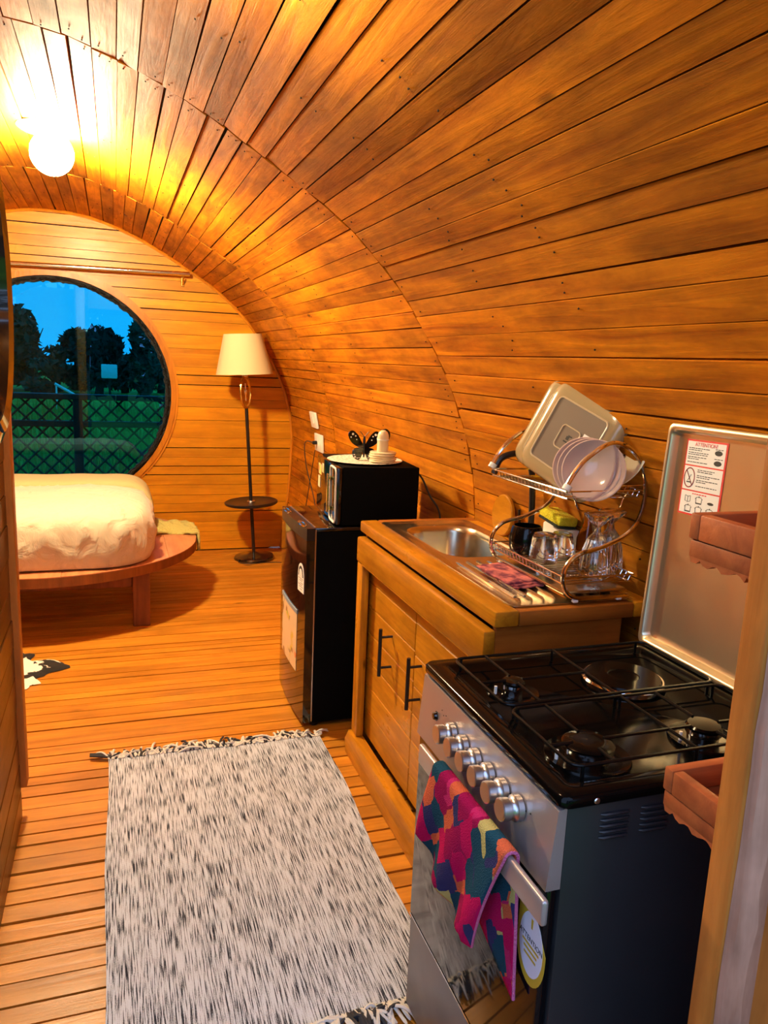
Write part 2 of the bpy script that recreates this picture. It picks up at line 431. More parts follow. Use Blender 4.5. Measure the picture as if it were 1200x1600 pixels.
# partition at the left, its edge trim; bulkhead around the entrance
XL = -.315
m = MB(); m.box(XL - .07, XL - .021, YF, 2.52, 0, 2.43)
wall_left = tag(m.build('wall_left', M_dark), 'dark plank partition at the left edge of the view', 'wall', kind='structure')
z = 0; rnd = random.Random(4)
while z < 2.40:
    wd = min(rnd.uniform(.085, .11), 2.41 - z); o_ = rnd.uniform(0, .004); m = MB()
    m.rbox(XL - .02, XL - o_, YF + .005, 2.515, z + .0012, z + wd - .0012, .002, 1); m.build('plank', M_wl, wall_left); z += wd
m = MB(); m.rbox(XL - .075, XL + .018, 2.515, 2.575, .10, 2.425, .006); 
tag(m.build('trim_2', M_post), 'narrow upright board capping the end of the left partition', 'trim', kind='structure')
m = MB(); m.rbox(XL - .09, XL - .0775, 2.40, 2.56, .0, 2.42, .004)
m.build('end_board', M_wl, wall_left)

m = MB()                                                  # entrance bulkhead with doorway
hd = 2.06
m.box(.76, 1.32, .60, .655, 0, 1.2); m.box(.76, 1.20, .60, .655, 1.2, 1.45); m.box(.76, 1.0, .60, .655, 1.45, 1.78); m.box(.76, .78, .60, .655, 1.78, 1.9)
m.box(-1.2, .55, .60, .655, hd, 2.30); m.box(-2.05, -.34, .60, .655, 0, 1.25); m.box(-1.85, -.34, .60, .655, 1.25, 1.6); m.box(-1.5, -.34, .60, .655, 1.6, hd)
wall_front = tag(m.build('wall_front', M_post), 'entrance bulkhead wall beside the open doorway', 'wall', kind='structure')
m = MB()
jl = spline([(.72, .652, 0), (.717, .652, .6), (.722, .652, 1.2), (.72, .652, 2.06)], 6)
m.rbox(.72, .765, .664, .704, 0, hd, .004)
jamb = tag(m.build('door_1', M_post), 'orange wooden jamb post at the right edge of the view', 'door', kind='structure')
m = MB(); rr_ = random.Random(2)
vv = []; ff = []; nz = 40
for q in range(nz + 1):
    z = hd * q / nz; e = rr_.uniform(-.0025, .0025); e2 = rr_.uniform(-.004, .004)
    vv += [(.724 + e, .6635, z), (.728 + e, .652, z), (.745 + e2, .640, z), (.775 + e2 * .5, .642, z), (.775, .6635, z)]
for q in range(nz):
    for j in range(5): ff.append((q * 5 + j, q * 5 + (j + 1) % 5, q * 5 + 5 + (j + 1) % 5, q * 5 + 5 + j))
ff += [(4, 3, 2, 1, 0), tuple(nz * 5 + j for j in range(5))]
M_raw = wood('weathered_daylit_wood', (.40, .17, .10), (.60, .30, .20), 'z', rough=.6, coat=0, knots=False, stain=.5)  # pink tone of daylight on the rough wood is put into the colour
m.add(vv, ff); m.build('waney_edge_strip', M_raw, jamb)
m = MB(); m.rbox(.781, .98, .640, .6635, 0, 1.78, .004); m.build('casing_board', M_post, jamb)
m = MB(); m.rbox(-.42, -.325, .57, .70, 0, hd, .004); m.build('hinge_jamb', M_post, jamb)
m = MB(); m.rbox(-.33, .72, .60, .70, hd, hd + .08, .004); m.build('head', M_post, jamb)

# ------------------------------------------------------------------ outdoors
def ground_mat(name, c1, c2, sc):
    m, n, b, L = newmat(name); t = n.nodes.new('ShaderNodeTexCoord'); x = n.nodes.new('ShaderNodeTexNoise'); r = n.nodes.new('ShaderNodeValToRGB')
    x.inputs['Scale'].default_value = sc; x.inputs['Detail'].default_value = 8; L(t.outputs['Object'], x.inputs['Vector']); L(x.outputs['Fac'], r.inputs[0])
    r.color_ramp.elements[0].position = .35; r.color_ramp.elements[0].color = (*c1, 1); r.color_ramp.elements[1].position = .7; r.color_ramp.elements[1].color = (*c2, 1)
    L(r.outputs[0], b.inputs['Base Color']); b.inputs['Roughness'].default_value = .95; b.inputs['Specular IOR Level'].default_value = .1
    return m
M_grass = ground_mat('meadow_grass', (.07, .20, .02), (.16, .38, .03), .6)
M_blade = ground_mat('grass_blades', (.07, .20, .03), (.2, .38, .05), 3)
M_leaf = ground_mat('dark_leaves', (.02, .05, .035), (.05, .10, .055), 1.5)
M_leaf2 = ground_mat('brown_leaves', (.024, .024, .018), (.05, .046, .03), 1.5)
M_bark = ground_mat('bark', (.03, .02, .012), (.06, .04, .022), 9)
M_deck = wood('porch_boards', (.10, .045, .02), (.17, .075, .03), 'x', rough=.6, coat=0)
M_rail = wood('dark_railing_wood', (.055, .02, .014), (.10, .036, .022), 'x', rough=.55, coat=0, knots=False)
m = MB(); m.grid(lambda u, v: (-70 + 140 * u, YE + .2 + 110 * v, -.55 + .25 * noise.noise(Vector((u * 30, v * 25, 0)))), 60, 60)
tag(m.build('meadow_ground', M_grass, sharp=180), 'green meadow beyond the railing outside the round window', 'ground', kind='structure')
m = MB(); m.box(-70, 70, -60, YF - 1.6, -.6, -.5)
tag(m.build('yard_ground', M_grass), 'grass ground outside the entrance', 'ground', kind='structure')
for nm, y0, y1, lab in (('rear_deck', YE + .06, 7.62, 'dark wooden deck outside the round window'), ('entrance_deck', YF - 1.7, YF - .03, 'dark wooden deck outside the entrance')):
    m = MB(); m.box(-2.6, 2.2, y0, y1, -.16, -.075); d_ = tag(m.build(nm, M_rail), lab, 'deck', kind='structure')
    y = y0
    while y < y1 - .1:
        m = MB(); m.rbox(-2.62, 2.22, y + .004, y + .112, -.074, -.048, .004, 1); m.build('plank', M_deck, d_); y += .116
rail = thing('deck_railing', 'dark wooden railing with diamond lattice outside the window', 'railing', (-.32, 7.5, -.05))
for x in (-2.42, -1.37, -.32, .73, 1.78):
    m = MB(); m.rbox(x - .04, x + .04, 7.46, 7.54, -.048, 1.08, .006, 1); m.build('post', M_rail, rail)
for z0, z1, w_ in ((1.065, 1.115, .05), (.82, .875, .03), (.22, .27, .03)):
    m = MB(); m.rbox(-2.5, 1.86, 7.5 - w_, 7.5 + w_, z0, z1, .006, 1); m.build('rail', M_rail, rail)
for s_, yy in ((1, 7.494), (-1, 7.506)):
    m = MB(); x = -2.5 - .85
    while x < 1.86 + .85:
        a, b = (x, .25), (x + .82 * s_, 1.07)
        pts = []
        for t in range(42):
            q = t / 41; px_ = a[0] + (b[0] - a[0]) * q
            if -2.48 < px_ < 1.84: pts.append((px_, yy, a[1] + (b[1] - a[1]) * q))
        if len(pts) > 1: m.tube([pts[0], pts[-1]], .009, 4)
        x += .13
    tag(m.build('lattice', M_rail, rail), kind='stuff')
m = MB(); rnd = random.Random(77)
for i in range(9000):
    yy = 7.75 + 22 * rnd.random() ** 2; x = rnd.uniform(-1, .75) * (2 + yy * .18); h = rnd.uniform(.12, .5); a = rnd.uniform(0, 6.3); wv = .012 + yy * .0006
    g = -.55 + .1; dx, dy = rnd.uniform(-.1, .1), rnd.uniform(-.1, .1)
    m.add([(x - wv * math.cos(a), yy - wv * math.sin(a), g - .1), (x + wv * math.cos(a), yy + wv * math.sin(a), g - .1), (x + dx, yy + dy, g + h)], [(0, 1, 2)])
tag(m.build('tall_grass', M_blade, fix=False), 'uneven tall grass growing behind the railing', 'grass', kind='stuff')
def tree(name, label, x, y, h, rx, ry, cz, rz, mat, n=1500, leaf=.26, seed=0, ragged=.35, group='trees beyond the meadow'):
    rn = random.Random(seed); t = thing(name, label, 'tree', (x, y, -.55), group=group)
    m = MB(); m.tube([(x, y, -.7), (x + .1, y, cz * .5), (x, y, cz + rz * .6)], [.22, .15, .04], 7)
    for i in range(5):
        a = rn.uniform(0, 6.3); m.tube([(x, y, cz - rz * .4 + i * .2), (x + math.cos(a) * rx * .7, y + math.sin(a) * ry * .7, cz + rz * rn.uniform(0, .6))], [.07, .02], 5)
    m.build('trunk', M_bark, t)
    m = MB()
    blobs = [(Vector((rn.gauss(0, .45) * rx, rn.gauss(0, .45) * ry, rn.uniform(-.8, .85) * rz)), rn.uniform(.3, .6)) for _ in range(14)]
    for i in range(n):
        c, k = rn.choice(blobs); d = Vector((rn.gauss(0, 1), rn.gauss(0, 1), rn.gauss(0, 1))).normalized() * k * (rn.random() ** .4)
        p = Vector((x + c.x + d.x * rx, y + c.y + d.y * ry, cz + c.z + d.z * rz * .8))
        p.z = max(p.z, -.4)
        s_ = leaf * rn.uniform(.5, 1.2); u = Vector((rn.gauss(0, 1), rn.gauss(0, 1), rn.gauss(0, 1))).normalized(); w_ = u.cross(Vector((rn.gauss(0, 1), rn.gauss(0, 1), rn.gauss(0, 1)))).normalized()
        m.add([p - u * s_, p - w_ * s_ * .45, p + u * s_, p + w_ * s_ * .45], [(0, 1, 2, 3)])
    tag(m.build('foliage', mat, t, fix=False), kind='stuff')
    return t
tree('broad_tree', 'tall dark tree rising at the left of the round window', -6.3, 40, 6, 2.0, 2, 2.6, 2.3, M_leaf, 4200, .3, 1)
tree('broad_tree', 'shorter dark tree just right of the tall one in the window', -3.9, 41, 5, 1.1, 1.3, 1.5, 1.7, M_leaf, 2600, .27, 2)
tree('bushy_tree', 'ragged brown bushy tree in the middle of the window view', -.7, 38, 4, 1.2, 1.3, .95, 1.5, M_leaf2, 3200, .22, 3)
tree('bushy_tree', 'narrow dark tree at the right half of the window view', 1.3, 39, 4, .75, 1.0, 1.15, 1.6, M_leaf, 2400, .24, 4)
tree('bushy_tree', 'low dark bush between the left tree and the brown tree', -2.6, 39, 3, 1.2, 1.0, .3, .8, M_leaf, 1800, .22, 5)
tree('bushy_tree', 'dark tree at the right rim of the round window', 3.4, 40, 4, 1.2, 1.3, 1.0, 1.3, M_leaf, 2600, .26, 6)
for i, x in enumerate((-11, -15, 6.5, 10)):
    tree('broad_tree', ['dark tree farther left beyond the meadow', 'dark tree farthest left beyond the meadow', 'dark tree farther right beyond the meadow', 'dark tree farthest right beyond the meadow'][i], x, 42 + i, 6, 2.4, 2, 2.8, 2.6, M_leaf, 1800, .34, 20 + i)
for i, (x, lab) in enumerate(((-5.2, 'low dark hedge bush under the tall tree at the left of the window'), (-1.9, 'low dark hedge bush left of the white reflection stand-in'), (.5, 'low dark hedge bush right of the white reflection stand-in'), (2.3, 'low dark hedge bush near the right rim of the window'))):
    tree('hedge_bush', lab, x, 43, 3, 1.7, 1.0, .6, 1.0, M_leaf, 1500, .24, 50 + i, group='hedge bushes beyond the meadow')
for i, (x, y, lab) in enumerate(((-4.5, -13, 'unseen tree added left of the entrance to darken the window reflection'), (.2, -16, 'unseen tree added straight out from the entrance to darken the window reflection'), (4.5, -14, 'unseen tree added right of the entrance to darken the window reflection'))):
    tree('sky_blocker_tree', lab, x, y, 6, 2.6, 2.0, 2.6, 2.6, M_leaf, 2200, .3, 70 + i, group='unseen trees added to darken the window reflection')  # unseen trees added to break up the doorway sky mirrored in the pane
m = MB(); m.rbox(-.45, .1, 29.95, 30.1, .55, 1.05, .03); o = m.build('reflection_box', M_white); tag(o, 'small white box standing in for a switch plate reflected in the window', 'box')  # solid box stands in for an indoor plate mirrored in the pane
m = MB(); m.tube([(-.17, 30.02, -.7), (-.17, 30.02, .56)], .05, 6); m.build('post', M_bark, o)  # post invented to carry the stand-in box
m = MB(); m.tube([(-1.95, 29, .35), (-1.55, 29, .12), (-1.2, 29, -.1)], .05, 6)  # solid bar stands in for a pale streak mirrored in the pane
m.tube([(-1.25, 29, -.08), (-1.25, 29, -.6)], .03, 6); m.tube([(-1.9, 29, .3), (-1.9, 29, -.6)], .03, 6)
tag(m.build('reflection_bar', M_white), 'white sloping bar standing in for a streak reflected in the window', 'bar')

# ------------------------------------------------------------------ ceiling lamp
def globe_lamp(lx, ly, lz, r, strength, label, mname):
    lamp = thing('ceiling_lamp', label, 'lamp', (lx, ly, lz + r), group='globe lamps on the vault')
    m = MB(); m.lathe([(0, .03), (.13, .026), (.138, .016), (.12, .004), (.05, -.004), (0, -.004)], 40, Tr(lx, ly, lz + r * .95)); m.build('base', M_white, lamp)  # disc widened to shade the vault above and stand in for the glare
    m = MB(); m.lathe([(r * math.sin(math.pi * i / 20), -r * math.cos(math.pi * i / 20)) for i in range(21)], 32, Tr(lx, ly, lz)); m.build('globe', emit(mname, LAMP_COLOR, strength), lamp)
globe_lamp(-.235, 3.85, 2.332, .09, LAMP_STRENGTH, 'glowing round globe lamp on the vaulted ceiling above the bed', 'lit_globe')
globe_lamp(.12, 1.56, 2.25, .075, LAMP2_STRENGTH, 'second globe lamp on the vault over the kitchen aisle near the entrance', 'lit_globe_entrance')

# ------------------------------------------------------------------ bed
BX, BY, BR, BZ = -.40, 4.93, .87, .372
bed = thing('bed', 'round wooden bed platform on square legs below the window', 'bed', (BX, BY, 0))
def disc_strip(x0, x1, z0, z1, R, n=10):
    m = MB(); vv = []; ff = []
    for i in range(n + 1):
        x = x0 + (x1 - x0) * i / n; h = math.sqrt(max(1e-4, R * R - (x - BX) ** 2))
        vv += [(x, BY - h, z0), (x, BY + h, z0), (x, BY + h, z1), (x, BY - h, z1)]
    for q in range(n):
        for j in range(4): ff.append((q * 4 + j, q * 4 + (j + 1) % 4, q * 4 + 4 + (j + 1) % 4, q * 4 + 4 + j))
    ff += [(3, 2, 1, 0), (n * 4, n * 4 + 1, n * 4 + 2, n * 4 + 3)]
    return m.add(vv, ff)
xs = [BX - BR, -.95, -.62, -.28, .06, .27, BX + BR]
for a, b in zip(xs, xs[1:]): disc_strip(a + .0008, b - .0008, BZ - .03, BZ, BR).build('board', M_bed, bed)
m = MB()
n = 96; vv = []; ff = []
for i in range(n):
    a = 2 * math.pi * i / n
    for r, z in ((BR + .002, BZ - .055), (BR + .002, BZ - .004), (BR - .04, BZ - .0305), (BR - .04, BZ - .055)): vv.append((BX + r * math.cos(a), BY + r * math.sin(a), z))
ff = [(i * 4 + q, i * 4 + (q + 1) % 4, ((i + 1) % n) * 4 + (q + 1) % 4, ((i + 1) % n) * 4 + q) for i in range(n) for q in range(4)]
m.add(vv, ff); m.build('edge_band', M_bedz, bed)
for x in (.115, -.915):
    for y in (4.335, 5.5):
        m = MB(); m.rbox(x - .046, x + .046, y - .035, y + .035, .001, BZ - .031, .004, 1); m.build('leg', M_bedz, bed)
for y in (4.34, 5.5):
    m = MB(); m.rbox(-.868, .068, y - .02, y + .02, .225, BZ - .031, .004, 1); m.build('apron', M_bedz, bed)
# quilt over the mattress: rounded outline, soft bulging side, puckers
M_quilt, qn, qb, QL = newmat('cream_quilt')
qb.inputs['Base Color'].default_value = (.60, .52, .36, 1); qb.inputs['Roughness'].default_value = .75; qb.inputs['Sheen Weight'].default_value = .2
t_ = qn.nodes.new('ShaderNodeTexCoord'); x_ = qn.nodes.new('ShaderNodeTexNoise'); x_.inputs['Scale'].default_value = 7; x_.inputs['Detail'].default_value = 5; x_.inputs['Distortion'].default_value = 1.2
b_ = qn.nodes.new('ShaderNodeBump'); b_.inputs['Strength'].default_value = .7; b_.inputs['Distance'].default_value = .03
QL(t_.outputs['Object'], x_.inputs['Vector']); QL(x_.outputs['Fac'], b_.inputs['Height']); QL(b_.outputs[0], qb.inputs['Normal'])
X0, X1, Y0, Y1, ZT = -1.02, .185, 4.15, 5.42, .685
def qoutline(k, inset):
    r = .28
    pts = rrect(X0 + inset, X1 - inset, Y0 + inset, Y1 - inset, max(.03, r - inset), 14)
    out = []
    per = [0]
    for a, b in zip(pts, pts[1:] + pts[:1]): per.append(per[-1] + math.dist(a, b))
    Ltot = per[-1]; j = 0
    for i in range(k):
        s_ = Ltot * i / k
        while per[j + 1] < s_: j += 1
        a, b = pts[j], pts[(j + 1) % len(pts)]; t = (s_ - per[j]) / max(1e-9, per[j + 1] - per[j])
        out.append((a[0] + (b[0] - a[0]) * t, a[1] + (b[1] - a[1]) * t))
    return out
K = 240
layers = [(.035, BZ + .003), (.012, BZ + .012), (.0, BZ + .05), (-.004, .47), (-.004, .53), (0, .58), (.012, .62), (.035, .652), (.07, .672), (.12, .682), (.19, .687), (.27, .69), (.36, .69), (.46, .69), (.55, .69)]
vv = []
for li, (ins, z) in enumerate(layers):
    for i, (x, y) in enumerate(qoutline(K, ins)):
        side = 1 if 1 < li < 9 else .35
        pk = 0
        if z > BZ + .02:
            q = Vector((x * 5, y * 5, z * 5))
            pk = .012 * noise.noise(q) + .008 * (1 - abs(noise.noise(q * 2.3 + Vector((5, 1, 3)))) * 2) ** 3
            # pulled diagonal folds radiating from tufts along the upper edge
            if 1 < li < 10:
                for tx in range(-8, 3):
                    ty = tx * .19 + .03; hz = .60 - z
                    d = abs((x if y < 4.5 else y - 4.4) - ty) - hz * .55
                    pk += .024 * math.exp(-(d / .014) ** 2) * max(0, 1 - abs(hz) / .22)
        cxq, cyq = (X0 + X1) / 2, (Y0 + Y1) / 2; dv = Vector((x - cxq, y - cyq, 0)).normalized()
        zz = z + (pk if li > 6 else 0)
        vv.append((x + dv.x * pk * (li < 9) * side, y + dv.y * pk * (li < 9) * side, zz))
ff = []
for l in range(len(layers) - 1):
    for i in range(K): ff.append((l * K + i, l * K + (i + 1) % K, (l + 1) * K + (i + 1) % K, (l + 1) * K + i))
ff += [tuple(range(K - 1, -1, -1)), tuple((len(layers) - 1) * K + i for i in range(K))]
m = MB(); m.add(vv, ff)
tag(m.build('quilt', M_quilt, sharp=80), 'puffy cream quilt covering the mattress on the round bed', 'quilt')
M_fold = plain('folded_sheet_cloth', (.46, .38, .17), .85, bump=(30, .4))
def foldfn(u, v):                                   # folded sheet edge wrapping over the far right corner
    x = -1.0 + 1.19 * u; y = 4.98 + .40 * v
    z = ZT + .012 + .010 * math.sin(math.pi * v) + .005 * noise.noise(Vector((x * 6, y * 9, 2)))
    if v < .08: z -= .02 * (1 - v / .08)
    if v > .85: z -= .16 * (v - .85)
    if u > .80:
        t = (u - .80) / .20; x = -1.0 + 1.19 * .80 + .252 * math.sin(t * math.pi / 2); z -= .17 * t ** 3 + .02 * t * t; y -= .02 * t
    return (x, y, z)
m = MB(); m.grid(foldfn, 60, 10)
o = m.build('folded_sheet', M_fold, sharp=180); md = o.modifiers.new('thick', 'SOLIDIFY'); md.thickness = .014; md.offset = 1
tag(o, 'yellowish folded sheet edge lying along the far side of the quilt', 'sheet')
M_throw = plain('knitted_throw', (.44, .37, .10), .95, bump=(70, 1.0))
def throwfn(u, v):
    x = .20 + .345 * u; y = 4.93 + .33 * v + .03 * math.sin(u * 5)
    edge = BX + math.sqrt(BR ** 2 - (y - BY) ** 2) + .012
    z = BZ + .022 + .022 * noise.noise(Vector((x * 18, y * 16, 1))) + .012 * math.sin(math.pi * v) 
    if v < .06 or v > .94 or u < .03: z -= .014
    if x > edge: z -= (x - edge) * 1.6; x = edge + .006 + .006 * noise.noise(Vector((y * 20, z * 20, 0)))
    return (x, y, z)
m = MB(); m.grid(throwfn, 40, 34); o = m.build('throw_blanket', M_throw, sharp=180); md = o.modifiers.new('thick', 'SOLIDIFY'); md.thickness = .016; md.offset = 0
tag(o, 'yellow knitted throw folded on the bare corner of the bed platform', 'blanket')

# ------------------------------------------------------------------ curtain rod
rod = thing('curtain_rod', 'shiny metal curtain rod mounted above the round window', 'curtain rod', (-.4, YE - .06, 2.07))
m = MB(); m.tube([(-1.32, YE - .07, 2.05), (.53, YE - .07, 2.075)], .016, 12); m.build('rod', M_chrome, rod)
for x in (-1.25, .485):
    m = MB(); m.rbox(x - .012, x + .012, YE - .008, YE - .001, 1.99, 2.09, .003, 1); m.tube([(x, YE - .006, 2.03), (x, YE - .05, 2.03), (x, YE - .07, 2.05)], .006, 8)
    m.tube([(x, YE - .006, 2.0), (x, YE - .03, 2.01), (x, YE - .07, 2.05)], .005, 8); m.build('bracket', M_gold, rod)

# ------------------------------------------------------------------ floor lamp with tray
FX, FY = .975, 5.68
fl = thing('floor_lamp', 'black floor lamp with tray table and cream tapered shade', 'lamp', (FX, FY, .001), (0, math.radians(-3.4), 0))
m = MB(); m.lathe([(0, 0), (.15, 0), (.152, .012), (.145, .024), (.05, .034), (.022, .05), (0, .05)], 40); m.build('base', M_blackgloss, fl, local=True)
m = MB(); m.tube([(0, 0, .03), (0, 0, .6), (0, 0, 1.14)], .0125, 12); m.build('pole', M_black, fl, local=True)
m = MB(); m.lathe([(0, .425), (.19, .425), (.197, .432), (.197, .443), (.19, .447), (.18, .442), (0, .442)], 48); m.build('tray', M_black, fl, local=True)
m = MB(); m.lathe([(.012, .442), (.03, .444), (.028, .45), (.012, .452)], 24); m.build('tray_collar', M_alu, fl, local=True)
m = MB(); a0 = math.radians(50)
m.tube([(.05 * 1.0 * math.cos(t) * math.cos(a0) * 1.3, .05 * 1.3 * math.cos(t) * math.sin(a0), 1.255 + .115 * math.sin(t)) for t in [2 * math.pi * i / 40 for i in range(40)]], .009, 8, True)
ringp = m.build('ring', M_gold, fl, local=True)
m = MB(); m.lathe([(0, -.07), (.005, -.065), (.006, -.02), (.012, -.01), (.014, .01), (.006, .02), (.005, .06), (0, .065)], 16, Tr(0, 0, 1.255)); m.build('crystal', M_chrome, ringp, local=True)
m = MB(); m.lathe([(0, 1.365), (.015, 1.365), (.022, 1.375), (.018, 1.39), (.014, 1.44), (0, 1.44)], 20); m.build('socket', M_white, fl, local=True)
M_shade, sn_, sb_, SL_ = newmat('cream_lampshade')
sb_.inputs['Base Color'].default_value = (.68, .55, .30, 1); sb_.inputs['Roughness'].default_value = .8
sb_.inputs['Subsurface Weight'].default_value = 0.0
m = MB(); m.lathe([(.205, 1.385), (.136, 1.668), (.133, 1.668), (.202, 1.385), (.205, 1.385)], 64); sh = m.build('shade', M_shade, fl, local=True)
m = MB()
for i in range(3):
    a = 2.1 * i + .3; m.tube([(.012 * math.cos(a), .012 * math.sin(a), 1.43), (.134 * math.cos(a), .134 * math.sin(a), 1.655)], .0018, 5)
m.build('spider', M_alu, sh, local=True)
m = MB(); m.tube(spline([(FX - .12, FY - .06, .012), (FX - .13, FY - .12, .005), (FX - .05, FY - .17, .005), (FX + .1, FY - .15, .005), (FX + .22, FY - .2, .005), (1.19, 5.2, .02), (1.2, 5.15, .2), (1.285, 5.1, .90)], 8), .003, 6)
tag(m.build('lamp_cord', M_cord), 'thin black cord running from the floor lamp base to the wall', 'cord')

# ------------------------------------------------------------------ switch and outlet on the vault wall
def plate(name, label, cat, y, z, h, w_):
    x = x_at_z(z); d = (x_at_z(z + .05) - x_at_z(z - .05)) / .1
    fr_ = frame((x - .012, y, z), (-1, 0, d), (0, 1, 0))
    t = thing(name, label, cat, (x - .012, y, z))
    m = MB(); m.rbox(-w_ / 2, w_ / 2, -h / 2, h / 2, -.008, .006, .003, 2, fr_); m.build('plate', M_white, t)
    return t, fr_
t, fr_ = plate('light_switch', 'narrow white switch plate above the outlet on the curved wall', 'switch', 5.17, 1.10, .11, .16)
m = MB(); m.rbox(-.014, .014, -.025, .025, .005, .011, .002, 1, fr_); m.build('rocker', M_white, t)
t, fr_ = plate('wall_outlet', 'square white outlet plate with a black plug on the curved wall', 'outlet', 5.10, .95, .12, .20)
for sx_ in (-.028, .028):
    m = MB(); m.lathe([(0, .0065), (.019, .0065), (.021, .0085), (.023, .006)], 20, fr_ @ Tr(sx_, 0, 0)); m.build('socket', M_white, t)
m = MB(); m.rbox(.016, .04, -.012, .012, .008, .04, .004, 2, fr_); tag(m.build('plug', M_black, t), 'black plug')
xo = x_at_z(.95)
m = MB(); m.tube(spline([(xo - .05, 5.128, .95), (xo - .10, 5.14, .945), (xo - .12, 5.0, .80), (xo - .10, 4.8, .55), (1.18, 4.55, .25), (1.2, 4.2, .03), (1.22, 3.6, .02), (1.22, 3.42, .1)], 10), .0032, 6)
tag(m.build('power_cable', M_cord), 'black cord hanging from the wall outlet behind the fridge', 'cord')

# ------------------------------------------------------------------ small fridge
fx = .69
fr = thing('fridge', 'black glossy mini fridge with a picture on its door', 'fridge', (.95, 3.12, 0))
m = MB(); m.rbox(.742, 1.20, 2.885, 3.355, .02, .835, .006); m.build('body', M_blackmatte, fr)
m = MB(); m.rbox(.735, 1.20, 2.882, 3.358, .8355, .852, .006); m.build('top', M_blackgloss, fr)
M_fdoor = plain('dark_mirror_door', (.008, .006, .005), .07, coat=.25)
m = MB()
bow = [(fx + .012 * (2 * t / 12 - 1) ** 2, 2.882 + .476 * t / 12) for t in range(13)]
m.prism(bow + [(.736, 3.358), (.736, 2.882)], .025, .80, 'z'); fd = m.build('door', M_fdoor, fr)
m = MB(); m.prism(bow + [(.736, 3.358), (.736, 2.882)], .8005, .85, 'z'); fc = m.build('door_cap', M_black, fr)
for y0 in (2.93, 3.22):
    m = MB(); m.tube([(.704 + .008 * math.cos(t) , y0 + .045 + .05 * math.cos(t), .8515 + .0) for t in [0]] + [], .001) if False else None
    m.tube([(.704 + .011 * math.sin(t), y0 + .045 + .055 * math.cos(t), .851) for t in [2 * math.pi * i / 24 for i in range(24)]], .003, 6, True); m.build('grip_rim', M_chrome, fc)
m = MB(); m.rbox(.7365, .7415, 2.8785, 2.886, .03, .845, .002, 1); tag(m.build('edge_strip', M_alu, fr), 'silver strip between door and body')
m = MB(); m.box(.7365, .741, 2.9, 3.35, .848, .853); m.build('hinge_gap_strip', M_alu, fr)
for x in (.76, 1.17):
    for y in (2.92, 3.32):
        m = MB(); m.lathe([(0, .001), (.018, .001), (.018, .02), (0, .02)], 12, Tr(x, y, 0)); m.build('foot', M_black, fr)
FV = lambda y, z, d=.0005: frame((fx + .012 * ((y - 2.882) / .238 - 1) ** 2 - d, y, z), (-1, 0, 0), (0, -1, 0))
def bowed(y0, y1, z0, z1, d0, d1, top=0):
    m = MB(); n = 8; vv = []
    for i in range(n + 1):
        y = y0 + (y1 - y0) * i / n; bx = fx + .012 * ((y - 2.882) / .238 - 1) ** 2
        zt = z1 - top + math.sqrt(max(0, 1 - ((y - (y0 + y1) / 2) / ((y1 - y0) / 2)) ** 2)) * top
        vv += [(bx - d1, y, z0), (bx - d1, y, zt), (bx - d0, y, zt), (bx - d0, y, z0)]
    ff = [(q * 4 + j, q * 4 + (j + 1) % 4, q * 4 + 4 + (j + 1) % 4, q * 4 + 4 + j) for q in range(n) for j in range(4)]
    ff += [(3, 2, 1, 0), (n * 4, n * 4 + 1, n * 4 + 2, n * 4 + 3)]
    return m.add(vv, ff)
es = tag(bowed(2.902, 2.982, .575, .695, .0002, .0012, .045).build('energy_sticker', M_paper, fd), 'white arched energy sticker')
m = bowed(2.910, 2.974, .640, .684, .0012, .0018, .04); m.build('dial', M_ink, es)
m = bowed(2.920, 2.964, .641, .672, .0018, .0023, .03); m.build('dial_face', M_paper, es)
for i, z in enumerate((.63, .622, .612, .604, .596, .586)): bowed(2.912 + .01 * (i % 2), 2.972 - .012 * (i % 3), z, z + .003, .0012, .0016).build('print_line', M_greyink, es)
M_pic, pn, pb, PL = newmat('floral_print')
t_ = pn.nodes.new('ShaderNodeTexCoord'); v_ = pn.nodes.new('ShaderNodeTexVoronoi'); v_.inputs['Scale'].default_value = 26; n_ = pn.nodes.new('ShaderNodeTexNoise'); n_.inputs['Scale'].default_value = 9
r_ = pn.nodes.new('ShaderNodeValToRGB'); r_.color_ramp.interpolation = 'CONSTANT'
for p, c in ((0, (.75, .25, .08)), (.18, (.7, .5, .08)), (.34, (.3, .16, .05)), (.5, (.72, .55, .3)), (.8, (.35, .4, .1))):
    e = r_.color_ramp.elements.new(p) if p else r_.color_ramp.elements[0]; e.color = (*c, 1)
mk = pn.nodes.new('ShaderNodeMapRange'); mk.inputs[1].default_value = .5; mk.inputs[2].default_value = .56
mi = pn.nodes.new('ShaderNodeMix'); mi.data_type = 'RGBA'; mi.inputs[6].default_value = (.72, .55, .32, 1)
PL(t_.outputs['Object'], v_.inputs['Vector']); PL(t_.outputs['Object'], n_.inputs['Vector']); PL(v_.outputs['Color'], r_.inputs[0]); PL(n_.outputs['Fac'], mk.inputs[0]); PL(mk.outputs[0], mi.inputs[0]); PL(r_.outputs[0], mi.inputs[7]); PL(mi.outputs[2], pb.inputs['Base Color'])
pic = tag(bowed(2.985, 3.27, .215, .470, .0004, .0016).build('picture_sheet', M_pic, fd), 'beige picture sheet with flowers')
M_bluebar = plain('blue_grey_bar', (.25, .33, .42), .4)
bowed(2.98, 3.275, .468, .484, .0004, .004).build('hanging_bar', M_bluebar, pic)

